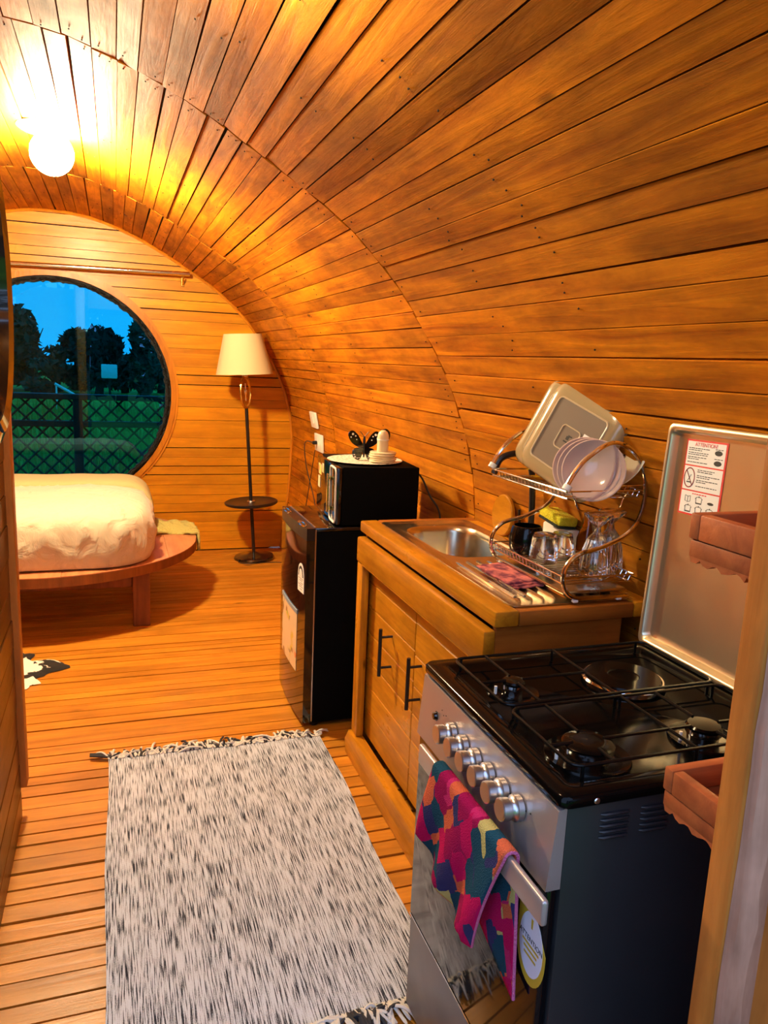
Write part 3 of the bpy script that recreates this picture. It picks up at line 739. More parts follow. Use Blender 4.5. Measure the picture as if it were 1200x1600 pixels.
# ------------------------------------------------------------------ microwave on the fridge
mw = thing('microwave', 'black microwave oven with white-rimmed control panel on the fridge', 'microwave', (.82, 2.888, .8535), (0, 0, math.radians(-4)))
m = MB(); m.rbox(.022, .34, 0, .44, .006, .24, .005); m.build('body', M_blackmatte, mw, local=True)
m = MB(); m.rbox(.0, .0215, .13, .44, .006, .238, .006); md_ = m.build('door', M_blackgloss, mw, local=True)
m = MB(); m.rbox(-.002, .0215, 0, .129, .006, .238, .008); cp = m.build('control_panel', M_blackgloss, mw, local=True)
m = MB(); pr_ = [(y_, z_) for y_, z_ in rrect(.006, .122, .012, .232, .022)]
m.tube([(-.003, y_, z_) for y_, z_ in pr_], .0042, 6, True); tag(m.build('panel_rim', M_white, cp, local=True), 'white rounded rim')
for z in (.075, .16):
    m = MB(); m.lathe([(.026, 0), (.027, .004), (.022, .005), (.021, .001)], 28, frame((-.002, .045, z), (-1, 0, 0))); k = m.build('knob_ring', M_white, cp, local=True)
    m = MB(); m.lathe([(.019, 0), (.017, .014), (0, .015)], 24, frame((-.002, .045, z), (-1, 0, 0))); m.build('knob', M_black, cp, local=True)
m = MB(); m.rbox(-.022, -.014, .088, .112, .04, .2, .004); m.rbox(-.015, 0, .094, .106, .05, .065, .002); m.rbox(-.015, 0, .094, .106, .175, .19, .002)
tag(m.build('handle', M_gold, md_, local=True), 'brass-coloured upright handle')
for y0, z0, w_, h_ in ((.33, .16, .07, .045), (.36, .10, .045, .05), (.28, .175, .035, .04)):
    m = MB(); m.box(-.0008, .0005, y0, y0 + w_, z0, z0 + h_); m.build('sticker', M_pic, md_, local=True)
for x in (.05, .31):
    for y in (.04, .4):
        m = MB(); m.lathe([(0, .0005), (.012, .0005), (.012, .007), (0, .007)], 12, Tr(x, y, 0)); m.build('foot', M_black, mw, local=True)
m = MB(); m.tube(spline([(1.155, 2.95, 1.06), (1.19, 2.93, 1.05), (1.225, 2.90, .97), (1.26, 2.86, .88), (1.26, 2.84, .6), (1.25, 2.84, .2)], 8), .0042, 6)
tag(m.build('power_cable', M_cord), 'black cord dropping down behind the microwave to the worktop', 'cord')
M_speck, a_, b_, L_ = newmat('speckled_plate')
t_ = a_.nodes.new('ShaderNodeTexCoord'); n_ = a_.nodes.new('ShaderNodeTexNoise'); n_.inputs['Scale'].default_value = 90; n_.inputs['Detail'].default_value = 3; r_ = a_.nodes.new('ShaderNodeValToRGB')
r_.color_ramp.elements[0].position = .38; r_.color_ramp.elements[0].color = (.45, .36, .24, 1); r_.color_ramp.elements[1].position = .5; r_.color_ramp.elements[1].color = (.82, .74, .6, 1)
L_(t_.outputs['Object'], n_.inputs['Vector']); L_(n_.outputs['Fac'], r_.inputs[0]); L_(r_.outputs[0], b_.inputs['Base Color'])
ZM = 1.0945
m = MB(); m.lathe([(0, 0), (.10, 0), (.155, .006), (.158, .008), (.156, .0095), (.1, .004), (0, .003)], 56, Tr(.985, 3.055, ZM)); tag(m.build('round_plate', M_speck), 'speckled white round plate lying on top of the microwave', 'plate')
cz = ZM + .0097; cost = None
for i in range(5):
    labs = ['lowest', 'second lowest', 'middle', 'second highest', 'topmost']
    if cost is None:
        m = MB(); m.lathe([(0, 0), (.052, 0), (.055, .002), (.055, .006), (.052, .0078), (0, .0078)], 36); cost = m.build('coaster', M_cream); o = cost
    else: o = cost.copy(); COL.objects.link(o)
    o.location = (1.035 + .003 * math.sin(i * 2), 2.975 + .002 * math.cos(i * 3), cz + .0083 * i)
    tag(o, labs[i] + ' cream round coaster in the stack on the microwave', 'coaster', 'coasters stacked on the microwave')
cz += .0415
can = thing('cream_holder', 'cream upright holder with a dark loop standing on the coasters', 'holder', (1.035, 2.975, cz))
m = MB(); m.lathe([(0, 0), (.024, 0), (.024, .055), (.023, .068), (.018, .08), (.008, .087), (0, .088)], 28, Tr(1.035, 2.975, cz)); m.build('body', M_cream, can)
m = MB(); m.lathe([(.0245, .045), (.0252, .047), (.0252, .05), (.0245, .052)], 28, Tr(1.035, 2.975, cz)); m.build('band', M_white, can)
m = MB(); m.tube(spline([(1.035, 3.0, cz + .075), (1.055, 3.002, cz + .085), (1.068, 3.0, cz + .07), (1.064, 2.996, cz + .05), (1.055, 2.99, cz + .04)], 6), .006, 8); m.build('loop', M_black, can)
bf = thing('butterfly_holder', 'black butterfly-shaped napkin holder with white wing spots', 'napkin holder', (.985, 3.07, ZM + .0045))
BFM = frame((.985, 3.07, ZM + .005), (-.35, -1, 0), (1, -.35, 0))
def wing(sx_, top):
    P = [(0, .05), (-.012, .075), (-.03, .105), (-.05, .122), (-.066, .118), (-.07, .10), (-.06, .078), (-.04, .06), (-.015, .05)] if top else [(0, .05), (-.02, .052), (-.04, .048), (-.05, .034), (-.047, .012), (-.03, .0), (-.018, .004), (-.008, .025)]
    return [(q.x * sx_, q.y) for q in spline([(a, b, 0) for a, b in P], 4, True)]
for sx_ in (1, -1):
    for tp in (True, False):
        m = MB(); m.prism(wing(sx_, tp), -.004, .004, 'z', BFM @ Matrix.Rotation(sx_ * .35, 4, 'Y')); wg = m.build('upper_wing' if tp else 'lower_wing', M_blackgloss, bf)
        for (a, b, r) in (((-.052, .108, .005), (-.06, .095, .003), (-.04, .1, .003), (-.035, .085, .0025)) if tp else ((-.04, .012, .004), (-.03, .008, .003), (-.044, .022, .003), (-.022, .01, .0025))):
            m = MB(); m.lathe([(0, .0046), (r, .0046), (r, .004)], 10, BFM @ Matrix.Rotation(sx_ * .35, 4, 'Y') @ Tr(a * sx_, b, 0)); m.build('spot', M_white, wg)
m = MB(); m.tube([BFM @ Vector((0, .01, 0)), BFM @ Vector((0, .05, .0)), BFM @ Vector((0, .085, 0)), BFM @ Vector((0, .1, 0))], [.003, .007, .006, .003], 8)
for q in (-1, 1): m.tube([BFM @ Vector((0, .095, 0)), BFM @ Vector((q * .015, .115, .003)), BFM @ Vector((q * .02, .118, .003))], .0012, 5)
m.build('body', M_black, bf)

# ------------------------------------------------------------------ sink cabinet
CY0, CY1 = 1.60, 2.655
cab = thing('sink_cabinet', 'orange wooden sink cabinet with two plank doors', 'cabinet', (.86, 2.12, 0))
m = MB(); m.rbox(.838, .872, CY0, CY1, .775, .868, .007); m.prism([(.838, .775), (.872, .755), (.872, .775)], CY0 + .07, CY1 - .06, 'y'); m.build('top_rail', M_cab_y, cab)
m = MB(); m.rbox(.842, .872, CY1 - .062, CY1, .092, .7745, .006); m.build('stile', M_cab_z, cab)
m = MB(); m.rbox(.842, .872, CY0, CY0 + .075, .092, .7745, .006); m.build('stile', M_cab_z, cab)
m = MB(); m.prism([(.822, .002), (.818, .06), (.832, .091), (.872, .091), (.872, .002)], CY0, CY1 + .002, 'y'); m.build('bottom_rail', M_cab_y, cab)
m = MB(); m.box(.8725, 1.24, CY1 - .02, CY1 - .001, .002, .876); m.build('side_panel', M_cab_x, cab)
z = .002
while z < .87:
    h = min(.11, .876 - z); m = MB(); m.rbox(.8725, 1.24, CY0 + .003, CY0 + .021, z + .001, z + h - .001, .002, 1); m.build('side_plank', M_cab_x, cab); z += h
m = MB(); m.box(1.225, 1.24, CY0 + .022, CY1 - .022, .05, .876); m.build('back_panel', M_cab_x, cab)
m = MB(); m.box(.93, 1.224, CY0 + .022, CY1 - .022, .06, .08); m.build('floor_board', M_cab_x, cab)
for y0, y1, hy in ((CY0 + .02, 2.145, 2.085), (2.149, CY1 - .025, 2.355)):
    m = MB(); m.box(.8985, .906, y0, y1, .095, .79); d = m.build('door', M_cab_x, cab); z = .095; rn = random.Random(int(y0 * 100))
    while z < .785:
        h = min(rn.uniform(.085, .125), .79 - z); 
        if .79 - z - h < .04: h = .79 - z
        m = MB(); m.rbox(.884, .898, y0, y1, z + .0007, z + h - .0007, .0025, 1); m.build('plank', M_cab_y, d); z += h
    zc = .525
    m = MB(); m.tube([(.84, hy, zc - .085), (.84, hy, zc + .085)], .0065, 10)
    for q in (-.055, .055): m.tube([(.84, hy, zc + q), (.885, hy, zc + q)], .0045, 8)
    m.build('handle', M_black, d)
wt = thing('worktop', 'wooden worktop frame around the steel sink', 'worktop', (1.07, 2.12, .878))
m = MB(); m.rbox(.858, .925, 1.585, 2.685, .880, .921, .006); m.build('front_board', M_cab_y, wt)
m = MB(); m.rbox(.926, 1.315, 2.625, 2.685, .880, .921, .005); m.build('end_board', M_cab_x, wt)
m = MB(); m.rbox(1.262, 1.318, 1.585, 2.624, .880, .921, .005); m.build('back_board', M_cab_y, wt)
m = MB(); m.rbox(.926, 1.261, 1.585, 1.632, .880, .919, .005); m.build('end_board', M_cab_x, wt)
# sink: pressed sheet with bowl, ridges on the drainer
sk = thing('sink', 'stainless steel sink with bowl and ridged drainboard', 'sink', (1.09, 2.12, .9215))
m = MB(); out = rrect(.918, 1.268, 1.61, 2.632, .02, 10); bowl = rrect(.965, 1.225, 2.09, 2.54, .09, 10)
n = len(out); rings = [(out, .9215), (out, .9235), ([(x + (.012 if x < 1.09 else -.012), y + (.012 if y < 2.1 else -.012)) for x, y in out], .9235), ([(x + (.018 if x < 1.09 else -.018), y + (.018 if y < 2.1 else -.018)) for x, y in out], .9215)]
bw = lambda d: [(1.095 + (x - 1.095) * (1 - d / .13), 2.315 + (y - 2.315) * (1 - d / .225)) for x, y in bowl]
rings += [(bw(-.008), .9215), (bw(-.004), .9235), (bw(0), .9215), (bw(.006), .90), (bw(.012), .82), (bw(.02), .79), (bw(.045), .775), (bw(.1), .77)]
vv = [(x, y, z) for p, z in rings for x, y in p]; ff = [(l * n + i, l * n + (i + 1) % n, (l + 1) * n + (i + 1) % n, (l + 1) * n + i) for l in range(len(rings) - 1) for i in range(n)]
ff.append(tuple((len(rings) - 1) * n + i for i in range(n)))
m.add(vv, ff); skb = m.build('basin', M_steel, sk, sharp=50)
m = MB(); m.lathe([(.0, .772), (.03, .772), (.036, .776), (.04, .7745)], 28, Tr(1.095, 2.315, 0)); m.build('drain', M_chrome, skb)
for i in range(9):
    x = .962 + i * .034; m = MB(); m.tube([(x, 1.65, .9212), (x, 1.66, .9225), (x, 2.02 + .02 * math.sin(i), .9225), (x, 2.045, .9212)], [.002, .006, .006, .002], 8); m.build('ridge', M_steel, skb)
fa = thing('faucet', 'slim black faucet at the back of the sink', 'faucet', (1.278, 2.165, .922))
m = MB(); m.lathe([(0, .9225), (.022, .9225), (.02, .932), (.012, .94), (0, .94)], 20, Tr(1.278, 2.165, 0)); m.build('base', M_black, fa)
m = MB(); m.tube(spline([(1.278, 2.165, .93), (1.276, 2.165, 1.08), (1.262, 2.165, 1.19), (1.22, 2.17, 1.235), (1.16, 2.18, 1.22), (1.14, 2.185, 1.17)], 6), .0105, 10); m.build('spout', M_black, fa)
m = MB(); m.tube([(1.278, 2.235, .925), (1.278, 2.235, .965)], .011, 10); m.tube([(1.278, 2.235, .965), (1.27, 2.235, 1.04)], .0045, 8); m.build('lever', M_black, fa)

# ------------------------------------------------------------------ dish rack
NY, FYR = 1.602, 2.0
rk = thing('dish_rack', 'two-tier chrome dish rack with S-shaped ends on the drainboard', 'dish rack', (1.15, 1.8, .924))
prof = [(1.037, 1.226), (1.058, 1.262), (1.09, 1.296), (1.155, 1.332), (1.22, 1.312), (1.262, 1.255), (1.268, 1.17), (1.235, 1.105), (1.155, 1.068), (1.085, 1.05), (1.052, 1.012), (1.056, .965), (1.085, .940), (1.14, .936), (1.25, .936)]
for y in (NY, FYR):
    m = MB(); m.tube(spline([(x, y, z) for x, z in prof], 7), .0062, 10); m.build('side_frame', M_chrome, rk)
    m = MB(); m.lathe([(0, 0), (.011, .002), (.011, .016), (0, .018)], 12, frame((1.033, y, 1.214), (.5, 0, .85))); m.build('end_cap', M_white, rk)
    for x in (1.09, 1.22):
        m = MB(); m.rbox(x - .008, x + .008, y - .006, y + .006, .9265, .933, .002, 1); m.build('foot', M_white, rk)
def tray(z, x0, x1, nm, hang):
    m = MB(); r = .0024
    m.tube([(x0, NY, z), (x0, FYR, z)], r, 6); m.tube([(x1, NY, z), (x1, FYR, z)], r, 6); m.tube([(x0, NY, z), (x1, NY, z)], r, 6); m.tube([(x0, FYR, z), (x1, FYR, z)], r, 6)
    m.tube([(x0 + .004, NY, z - hang), (x0 + .004, FYR, z - hang)], r, 6); m.tube([(x1 - .01, NY, z - hang), (x1 - .01, FYR, z - hang)], r, 6)
    q = NY + .012
    while q < FYR - .005:
        m.tube([(x0, q, z), (x0 + .004, q, z - hang), (x1 - .01, q, z - hang), (x1, q, z)], .0014, 5); q += .0185
    return m.build(nm, M_chrome, rk)
tray(1.212, 1.037, 1.262, 'upper_tray', .018); tray(.992, 1.055, 1.262, 'lower_tray', .02)
m = MB(); m.rbox(1.062, 1.252, NY + .012, FYR - .012, .943, .953, .004); m.build('drip_tray', M_steel, rk)
m = MB(); m.tube([(1.165, NY, 1.222), (1.262, NY, 1.226)], .002, 6); m.tube(spline([(1.06, NY + .02, 1.215), (1.075, NY + .02, 1.19), (1.10, NY + .02, 1.16), (1.2, NY + .02, 1.16), (1.22, NY + .02, 1.19), (1.24, NY + .02, 1.215)], 5), .002, 6); m.build('bowl_guard', M_chrome, rk)

# square platters leaning in the upper tray
M_plat = plain('taupe_stoneware', (.38, .29, .15), .2, coat=.5)
M_platrim = plain('taupe_stoneware_foot', (.54, .43, .27), .35)
M_platbase = plain('unglazed_platter_base', (.17, .13, .095), .45)
TL, TRr, BL = Vector((1.160, 1.875, 1.49)), Vector((1.222, 1.665, 1.41)), Vector((1.082, 1.905, 1.232))
u = (TRr - TL).normalized(); vdir = (BL - TL); vdir = (vdir - u * vdir.dot(u)).normalized(); nrm = u.cross(vdir).normalized()
if nrm.x > 0: nrm = -nrm
def platter(shift, label, logo):
    c = (TRr + BL) / 2 + shift
    PM = Matrix((u, -vdir, nrm)).transposed().to_4x4(); PM.translation = c
    if Matrix((u, -vdir, nrm)).determinant() < 0: PM = Matrix((-u, -vdir, nrm)).transposed().to_4x4(); PM.translation = c
    t = thing('square_platter', label, 'platter', c + vdir * .13, group='platters in the dish rack')
    R = .132; m = MB(); n = 40
    lay = [(R, -.022, .035), (R, -.016, .035), (R - .006, -.003, .036), (R - .018, .006, .034), (R - .03, .008, .03), (R - .10, .008, .01), (R - .10, .004, .01), (R - .03, .002, .03), (R - .012, -.006, .034), (R - .006, -.02, .035)]
    vv = []; 
    for r, z, cr in lay: vv += [(x, y, z) for x, y in rrect(-r, r, -r, r, cr, 9)]
    n = 40; ff = [(l * n + i, l * n + (i + 1) % n, ((l + 1) % len(lay)) * n + (i + 1) % n, ((l + 1) % len(lay)) * n + i) for l in range(len(lay)) for i in range(n)]
    ff2 = [f_ for f_ in ff]
    m.add(vv, [f_ for f_ in ff2 if not (5 * n <= min(f_) and max(f_) < 7 * n)] + [tuple(5 * n + i for i in range(n)), tuple(6 * n + i for i in range(n - 1, -1, -1))], PM)
    b = m.build('dish', M_plat, t, sharp=60)
    m = MB(); m.prism(rrect(-.088, .088, -.088, .088, .012), .0078, .009, 'z', PM); bs = m.build('base_panel', M_platbase, t)
    m = MB(); m.tube([PM @ Vector((x, y, .0095)) for x, y in rrect(-.09, .09, -.09, .09, .014)], .0028, 6, True); m.build('foot_ring', M_platrim, t)
    m = MB(); m.tube([PM @ Vector((x, y, .0095)) for x, y in rrect(-.035, .03, -.034, .03, .01)], .002, 6, True); m.build('inner_ring', M_platrim, t)
    if logo:
        m = MB(); m.box(-.012, .006, -.012, -.008, .009, .0095, PM); m.box(-.008, .002, -.004, .006, .009, .0095, PM); m.box(-.004, .01, .006, .01, .009, .0095, PM); m.build('stamp', M_ink, bs)
        m = MB(); m.box(.038, .062, .0, .034, .009, .0096, PM); st_ = m.build('price_tag', M_paper, bs)
        m = MB(); m.box(.048, .052, .004, .026, .0096, .01, PM); m.box(.054, .057, .01, .028, .0096, .01, PM); m.build('print_line', M_greyink, st_)
platter(Vector((0, 0, 0)), 'front taupe square platter showing its underside with a tag', True)
platter(-nrm * .012 - u * .022 + Vector((.0, .022, .002)), 'rear taupe square platter leaning behind the front one', False)
M_bowl = plain('pale_pink_ceramic', (.62, .46, .40), .15, coat=.5)
bowl0 = None; axis_b = Vector((-.66, -.70, .28)).normalized(); bc = Vector((1.122, 1.622, 1.262))
for i, lab in enumerate(('nearest pale pink bowl tipped on its side in the rack', 'second pale pink bowl nested behind the nearest bowl', 'third pale pink bowl hindmost in the nested row')):
    if bowl0 is None:
        m = MB(); m.lathe([(0, -.045), (.03, -.045), (.034, -.04), (.055, -.03), (.073, -.008), (.079, .0), (.0765, .001), (.068, -.01), (.05, -.026), (.03, -.036), (0, -.038)], 44); bowl0 = m.build('bowl', M_bowl); o = bowl0
    else: o = bowl0.copy(); COL.objects.link(o)
    o.matrix_world = frame(bc - axis_b * .012 * i + Vector((-.010, .010, .004)) * i, axis_b)
    tag(o, lab, 'bowl', 'bowls in the dish rack')
m = MB(); PM = frame((1.246, 1.69, 1.30), (-.93, -.2, .3)); m.lathe([(0, 0), (.06, 0), (.098, .012), (.1, .014), (.098, .0155), (.06, .004), (0, .004)], 44, PM)
tag(m.build('dinner_plate', M_cream), 'cream round plate leaning on the wall behind the bowls', 'plate')

# glassware
def glassmat(name, col=(1, 1, 1), rough=.02):
    m, n, b, L = newmat(name); b.inputs['Base Color'].default_value = (*col, 1); b.inputs['Roughness'].default_value = rough
    b.inputs['Transmission Weight'].default_value = 1; b.inputs['IOR'].default_value = 1.45
    t = n.nodes.new('ShaderNodeTexNoise'); t.inputs['Scale'].default_value = 30; bp = n.nodes.new('ShaderNodeBump'); bp.inputs['Strength'].default_value = .004; L(t.outputs['Fac'], bp.inputs['Height']); L(bp.outputs[0], b.inputs['Normal'])
    return m
M_glass = glassmat('clear_glass'); M_brown = glassmat('smoky_brown_glass', (.55, .42, .2))
gz = .9765
def goblet(x, y, label):
    k = 1.1; P = lambda l: [(r * k, h * k) for r, h in l]
    m = MB(); m.lathe(P([(.036, 0), (.0345, .03), (.031, .06), (.021, .09), (.009, .105), (.007, .118), (.012, .124), (.03, .142), (.033, .148), (.031, .15), (0, .146)]), 60, Tr(x, y, gz), flute=.035)
    m.lathe(P([(.0342, 0), (.0327, .03), (.0292, .058), (.019, .088), (0, .098)]), 60, Tr(x, y, gz), flute=.03)
    tag(m.build('goblet', M_glass, fix=False), label, 'glass', 'upside-down glasses in the rack')
goblet(1.18, 1.662, 'left one of two fluted clear goblets standing upside down'); goblet(1.250, 1.703, 'right one of two fluted clear goblets standing upside down')
def tumbler(x, y, label, r=.04, h=.078):
    m = MB(); m.lathe([(r, 0), (r * .96, h * .4), (r * .8, h * .93), (r * .74, h), (0, h), ], 36, Tr(x, y, gz)); m.lathe([(r - .0025, 0), (r * .96 - .0025, h * .4), (r * .8 - .003, h * .86), (0, h * .88)], 36, Tr(x, y, gz))
    tag(m.build('tumbler', M_glass, fix=False), label, 'glass', 'upside-down glasses in the rack')
tumbler(1.125, 1.825, 'clear tumbler upside down beside the black mug'); tumbler(1.205, 1.86, 'clear tumbler half hidden behind the front tumbler', .036, .07)
M_mug = plain('black_glaze', (.003, .003, .003), .12, spec=.3)
mug = thing('mug', 'black glossy mug standing on the lower rack tray', 'mug', (1.125, 1.925, gz))
m = MB(); m.lathe([(0, 0), (.040, 0), (.048, .012), (.051, .042), (.045, .072), (.041, .08), (.038, .08), (.042, .07), (.047, .042), (.041, .012), (0, .008)], 40, Tr(1.125, 1.925, gz)); m.build('body', M_mug, mug)
m = MB(); m.tube(spline([(1.160, 1.945, gz + .058), (1.185, 1.955, gz + .055), (1.188, 1.957, gz + .03), (1.162, 1.945, gz + .018)], 5), .005, 8); m.build('handle', M_blackgloss, mug)
m = MB(); m.rbox(1.272, 1.314, 1.93, 2.085, .9225, 1.034, .008); tag(m.build('sponge_caddy', M_white), 'white box behind the rack with a yellow sponge on it', 'box')
sp = thing('sponge', 'yellow sponge with dark scouring layer lying on the white box', 'sponge', (1.283, 2.0, 1.023))
SM = Tr(1.272, 2.0, 1.037) @ Matrix.Rotation(.12, 4, 'X') @ Matrix.Rotation(.08, 4, 'Y')
M_yel = plain('yellow_sponge', (.82, .72, .02), .9, bump=(220, .9)); M_scour = plain('dark_scourer', (.02, .03, .02), .95, bump=(260, 1))
m = MB(); m.rbox(-.035, .03, -.06, .06, .006, .014, .003, 1, SM); m.build('scourer', M_scour, sp)
m = MB(); m.rbox(-.035, .03, -.06, .06, .0142, .042, .006, 2, SM); m.build('foam', M_yel, sp)
m = MB(); PM = frame((1.288, 2.375, .992), (-1, 0, .06)); m.lathe([(0, -.008), (.07, -.008), (.074, -.004), (.074, .004), (.07, .008), (0, .008)], 44, PM)
tag(m.build('wooden_board', M_cab_y), 'small round wooden board leaning on the wall behind the sink', 'board')
m = MB(); m.lathe([(0, 0), (.03, 0), (.032, .01), (.032, .11), (.018, .15), (.016, .19), (0, .19)], 28, Tr(1.272, 1.835, .9225)); tag(m.build('bottle', M_brown), 'smoky brown glass bottle between sponge box and goblets', 'bottle')
M_cloth, a_, b_, L_ = newmat('plum_cloth'); t_ = a_.nodes.new('ShaderNodeTexCoord'); n_ = a_.nodes.new('ShaderNodeTexNoise'); n_.inputs['Scale'].default_value = 38; r_ = a_.nodes.new('ShaderNodeValToRGB')
r_.color_ramp.elements[0].position = .4; r_.color_ramp.elements[0].color = (.16, .02, .05, 1); r_.color_ramp.elements[1].position = .62; r_.color_ramp.elements[1].color = (.62, .16, .14, 1)
L_(t_.outputs['Object'], n_.inputs['Vector']); L_(n_.outputs['Fac'], r_.inputs[0]); L_(r_.outputs[0], b_.inputs['Base Color']); b_.inputs['Roughness'].default_value = .95
cl = thing('dish_cloth', 'folded plum and pink dish cloth under the rack front', 'cloth', (1.03, 1.82, .924))
for k in range(3):
    def cf(u_, v_, k=k):
        x = .985 + .105 * u_ - .004 * k; y = 1.73 + .19 * v_ + .01 * k + .02 * u_
        edge = min(u_, 1 - u_, v_, 1 - v_)
        return (x + .008 * noise.noise(Vector((v_ * 6, k, 0))), y + .008 * noise.noise(Vector((u_ * 6, k, 4))), .9298 + k * .0045 + .0016 * noise.noise(Vector((u_ * 5, v_ * 7, k * 3))) - (.001 if edge < .02 else 0))
    m = MB(); m.grid(cf, 18, 26); o = m.build('fold', M_cloth, cl, sharp=180); md = o.modifiers.new('t', 'SOLIDIFY'); md.thickness = .0035; md.offset = 0
cs = thing('plastic_cutlery_tray', 'clear slotted plastic strip lying on the drainboard edge', 'tray', (.968, 1.73, .9285))
M_clear = glassmat('clear_plastic', (.95, .92, .85), .15)
m = MB(); m.rbox(.945, .952, 1.655, 1.80, .9286, .936, .002, 1); m.rbox(.974, .981, 1.655, 1.80, .9286, .936, .002, 1)
for i in range(9): y = 1.655 + i * .0173; m.box(.952, .974, y, y + .006, .9286, .934)
m.build('grille', M_clear, cs)

# ------------------------------------------------------------------ stove
SY0, SY1, SX0, SX1, SZ = .885, 1.415, .622, 1.165, .862
M_side = plain('dark_grey_enamel', (.015, .015, .018), .42)
M_panel = plain('satin_panel', (.44, .37, .34), .3, .55)
M_drawer = plain('grey_drawer_metal', (.20, .19, .20), .35, .6)
M_enamel = plain('black_enamel', (.002, .002, .002), .12, spec=.13)
M_oven = plain('black_oven_glass', (.004, .004, .005), .05, spec=.35)
st = thing('gas_stove', 'freestanding gas stove with raised steel lid and black hob', 'stove', (.89, 1.15, 0))
m = MB(); m.rbox(SX0 + .002, SX1, SY0, SY1, .05, SZ, .005); body = m.build('body', M_side, st)
for gx in (.683, .757):
    for i in range(5):
        z = .842 - i * .0098
        m = MB(); m.tube([(gx, SY0 - .0005, z), (gx + .006, SY0 - .003, z), (gx + .047, SY0 - .003, z - .001), (gx + .053, SY0 - .0005, z - .001)], [.001, .0027, .0027, .001], 6); m.build('vent_louvre', M_side, body)
for x in (.66, 1.12):
    for y in (.93, 1.37):
        m = MB(); m.lathe([(0, .001), (.02, .001), (.018, .05), (0, .05)], 14, Tr(x, y, 0)); m.build('foot', M_black, st)
m = MB()
pp = [(.622, .862), (.609, .858), (.598, .726), (.6235, .726), (.6235, .862)]
m.prism(pp, SY0, SY1, 'y'); pan = m.build('control_panel', M_panel, st)
pa = Vector((-1, 0, .065)).normalized()
kn = None
for i in range(6):
    y = 1.250 - .0524 * i; c = Vector((.6025, y, .804))
    if kn is None:
        m = MB(); m.lathe([(.0, .0), (.0215, .0), (.0215, .010), (.0175, .0125), (.0155, .016), (.0155, .019), (.0185, .021), (.0185, .034), (.0165, .0355), (0, .0355)], 36); kn = m.build('knob', M_alu, pan, local=True); k_ = kn
    else: k_ = dup(kn, pan)
    k_.matrix_local = Tr(*(-st.location)) @ frame(c, pa, (0, 1, 0))
    m = MB()
    for q, (dy, dz) in enumerate(((.0, .030), (-.014, .028), (.016, .024))):
        m.lathe([(0, .0006), (.0016, .0006), (.0016, 0)], 8, frame(c + Vector((.002, dy - .02, dz * .2 + .004 * q)), pa))
    m.build('marks', M_ink, pan)
m = MB(); m.lathe([(0, .006), (.007, .005), (.0085, 0), (.01, -.001)], 20, frame((.603, 1.335, .800), pa)); m.build('ignition_button', M_blackgloss, pan)
m = MB()
for dy, dz in ((1.298, .818), (1.286, .823), (1.306, .826)): m.lathe([(0, .0006), (.0014, .0006), (.0014, 0)], 8, frame((.6038, dy, dz), pa))
m.build('marks', M_ink, pan)
# hob
m = MB(); H0, H1 = SZ + .0005, SZ + .022
o1 = rrect(.607, 1.172, .876, 1.424, .018, 6); n = len(o1)
def ins(d): return rrect(.607 + d, 1.172 - d, .876 + d, 1.424 - d, max(.008, .018 - d * .2), 6)
rings = [(ins(.004), H0), (ins(0), H0 + .004), (ins(0), H1 - .005), (ins(.004), H1), (ins(.034), H1), (ins(.040), H1 - .003), (ins(.048), H1 - .010)]
m.add([(x, y, z) for p, z in rings for x, y in p], [(l * n + i, l * n + (i + 1) % n, (l + 1) * n + (i + 1) % n, (l + 1) * n + i) for l in range(len(rings) - 1) for i in range(n)] + [tuple((len(rings) - 1) * n + i for i in range(n)), tuple(range(n - 1, -1, -1))])
hob = m.build('hob', M_enamel, st, sharp=50)
m = MB(); m.lathe([(0, .0025), (.004, .002), (.0055, 0)], 14, frame((.668, .8765, .872), (0, -1, 0))); m.build('screw', M_alu, hob)
HZ = H1 - .010
def burner(x, y, r, nm='burner'):
    m = MB(); m.lathe([(r + .03, HZ - .001), (r + .028, HZ + .004), (r + .02, HZ + .001), (r + .012, HZ - .0005)], 36, Tr(x, y, 0)); b = m.build(nm, M_enamel, hob)
    m = MB(); m.lathe([(0, HZ), (r * .85, HZ), (r * .9, HZ + .010), (r, HZ + .013), (r, HZ + .021), (0, HZ + .021)], 36, Tr(x, y, 0)); m.build('burner_body', M_chrome, b)
    m = MB(); m.lathe([(0, HZ + .0212), (r * .99, HZ + .0212), (r * 1.02, HZ + .025), (r * .9, HZ + .0285), (r * .5, HZ + .0295), (0, HZ + .0295)], 36, Tr(x, y, 0)); m.build('burner_cap', M_enamel, b)
    m = MB(); m.tube([(x - r - .012, y + .006, HZ), (x - r - .012, y + .006, HZ + .016)], .003, 8); m.build('igniter', M_white, b)
burner(.727, 1.249, .023); burner(.728, .994, .043); burner(.967, .996, .031)
m = MB(); m.lathe([(.083, HZ + .008), (.083, HZ + .012), (.08, HZ + .0155), (.077, HZ + .0155), (.077, HZ)], 48, Tr(.974, 1.236, 0)); hp = m.build('hot_plate', M_chrome, hob)
m = MB(); m.lathe([(0, HZ + .017), (.03, HZ + .018), (.032, HZ + .0195), (.074, HZ + .0195), (.0765, HZ + .016)], 48, Tr(.974, 1.236, 0)); m.build('plate_top', M_enamel, hp)
gzt = HZ + .0285
M_grate = plain('black_grate', (.002, .002, .002), .3, spec=.2)
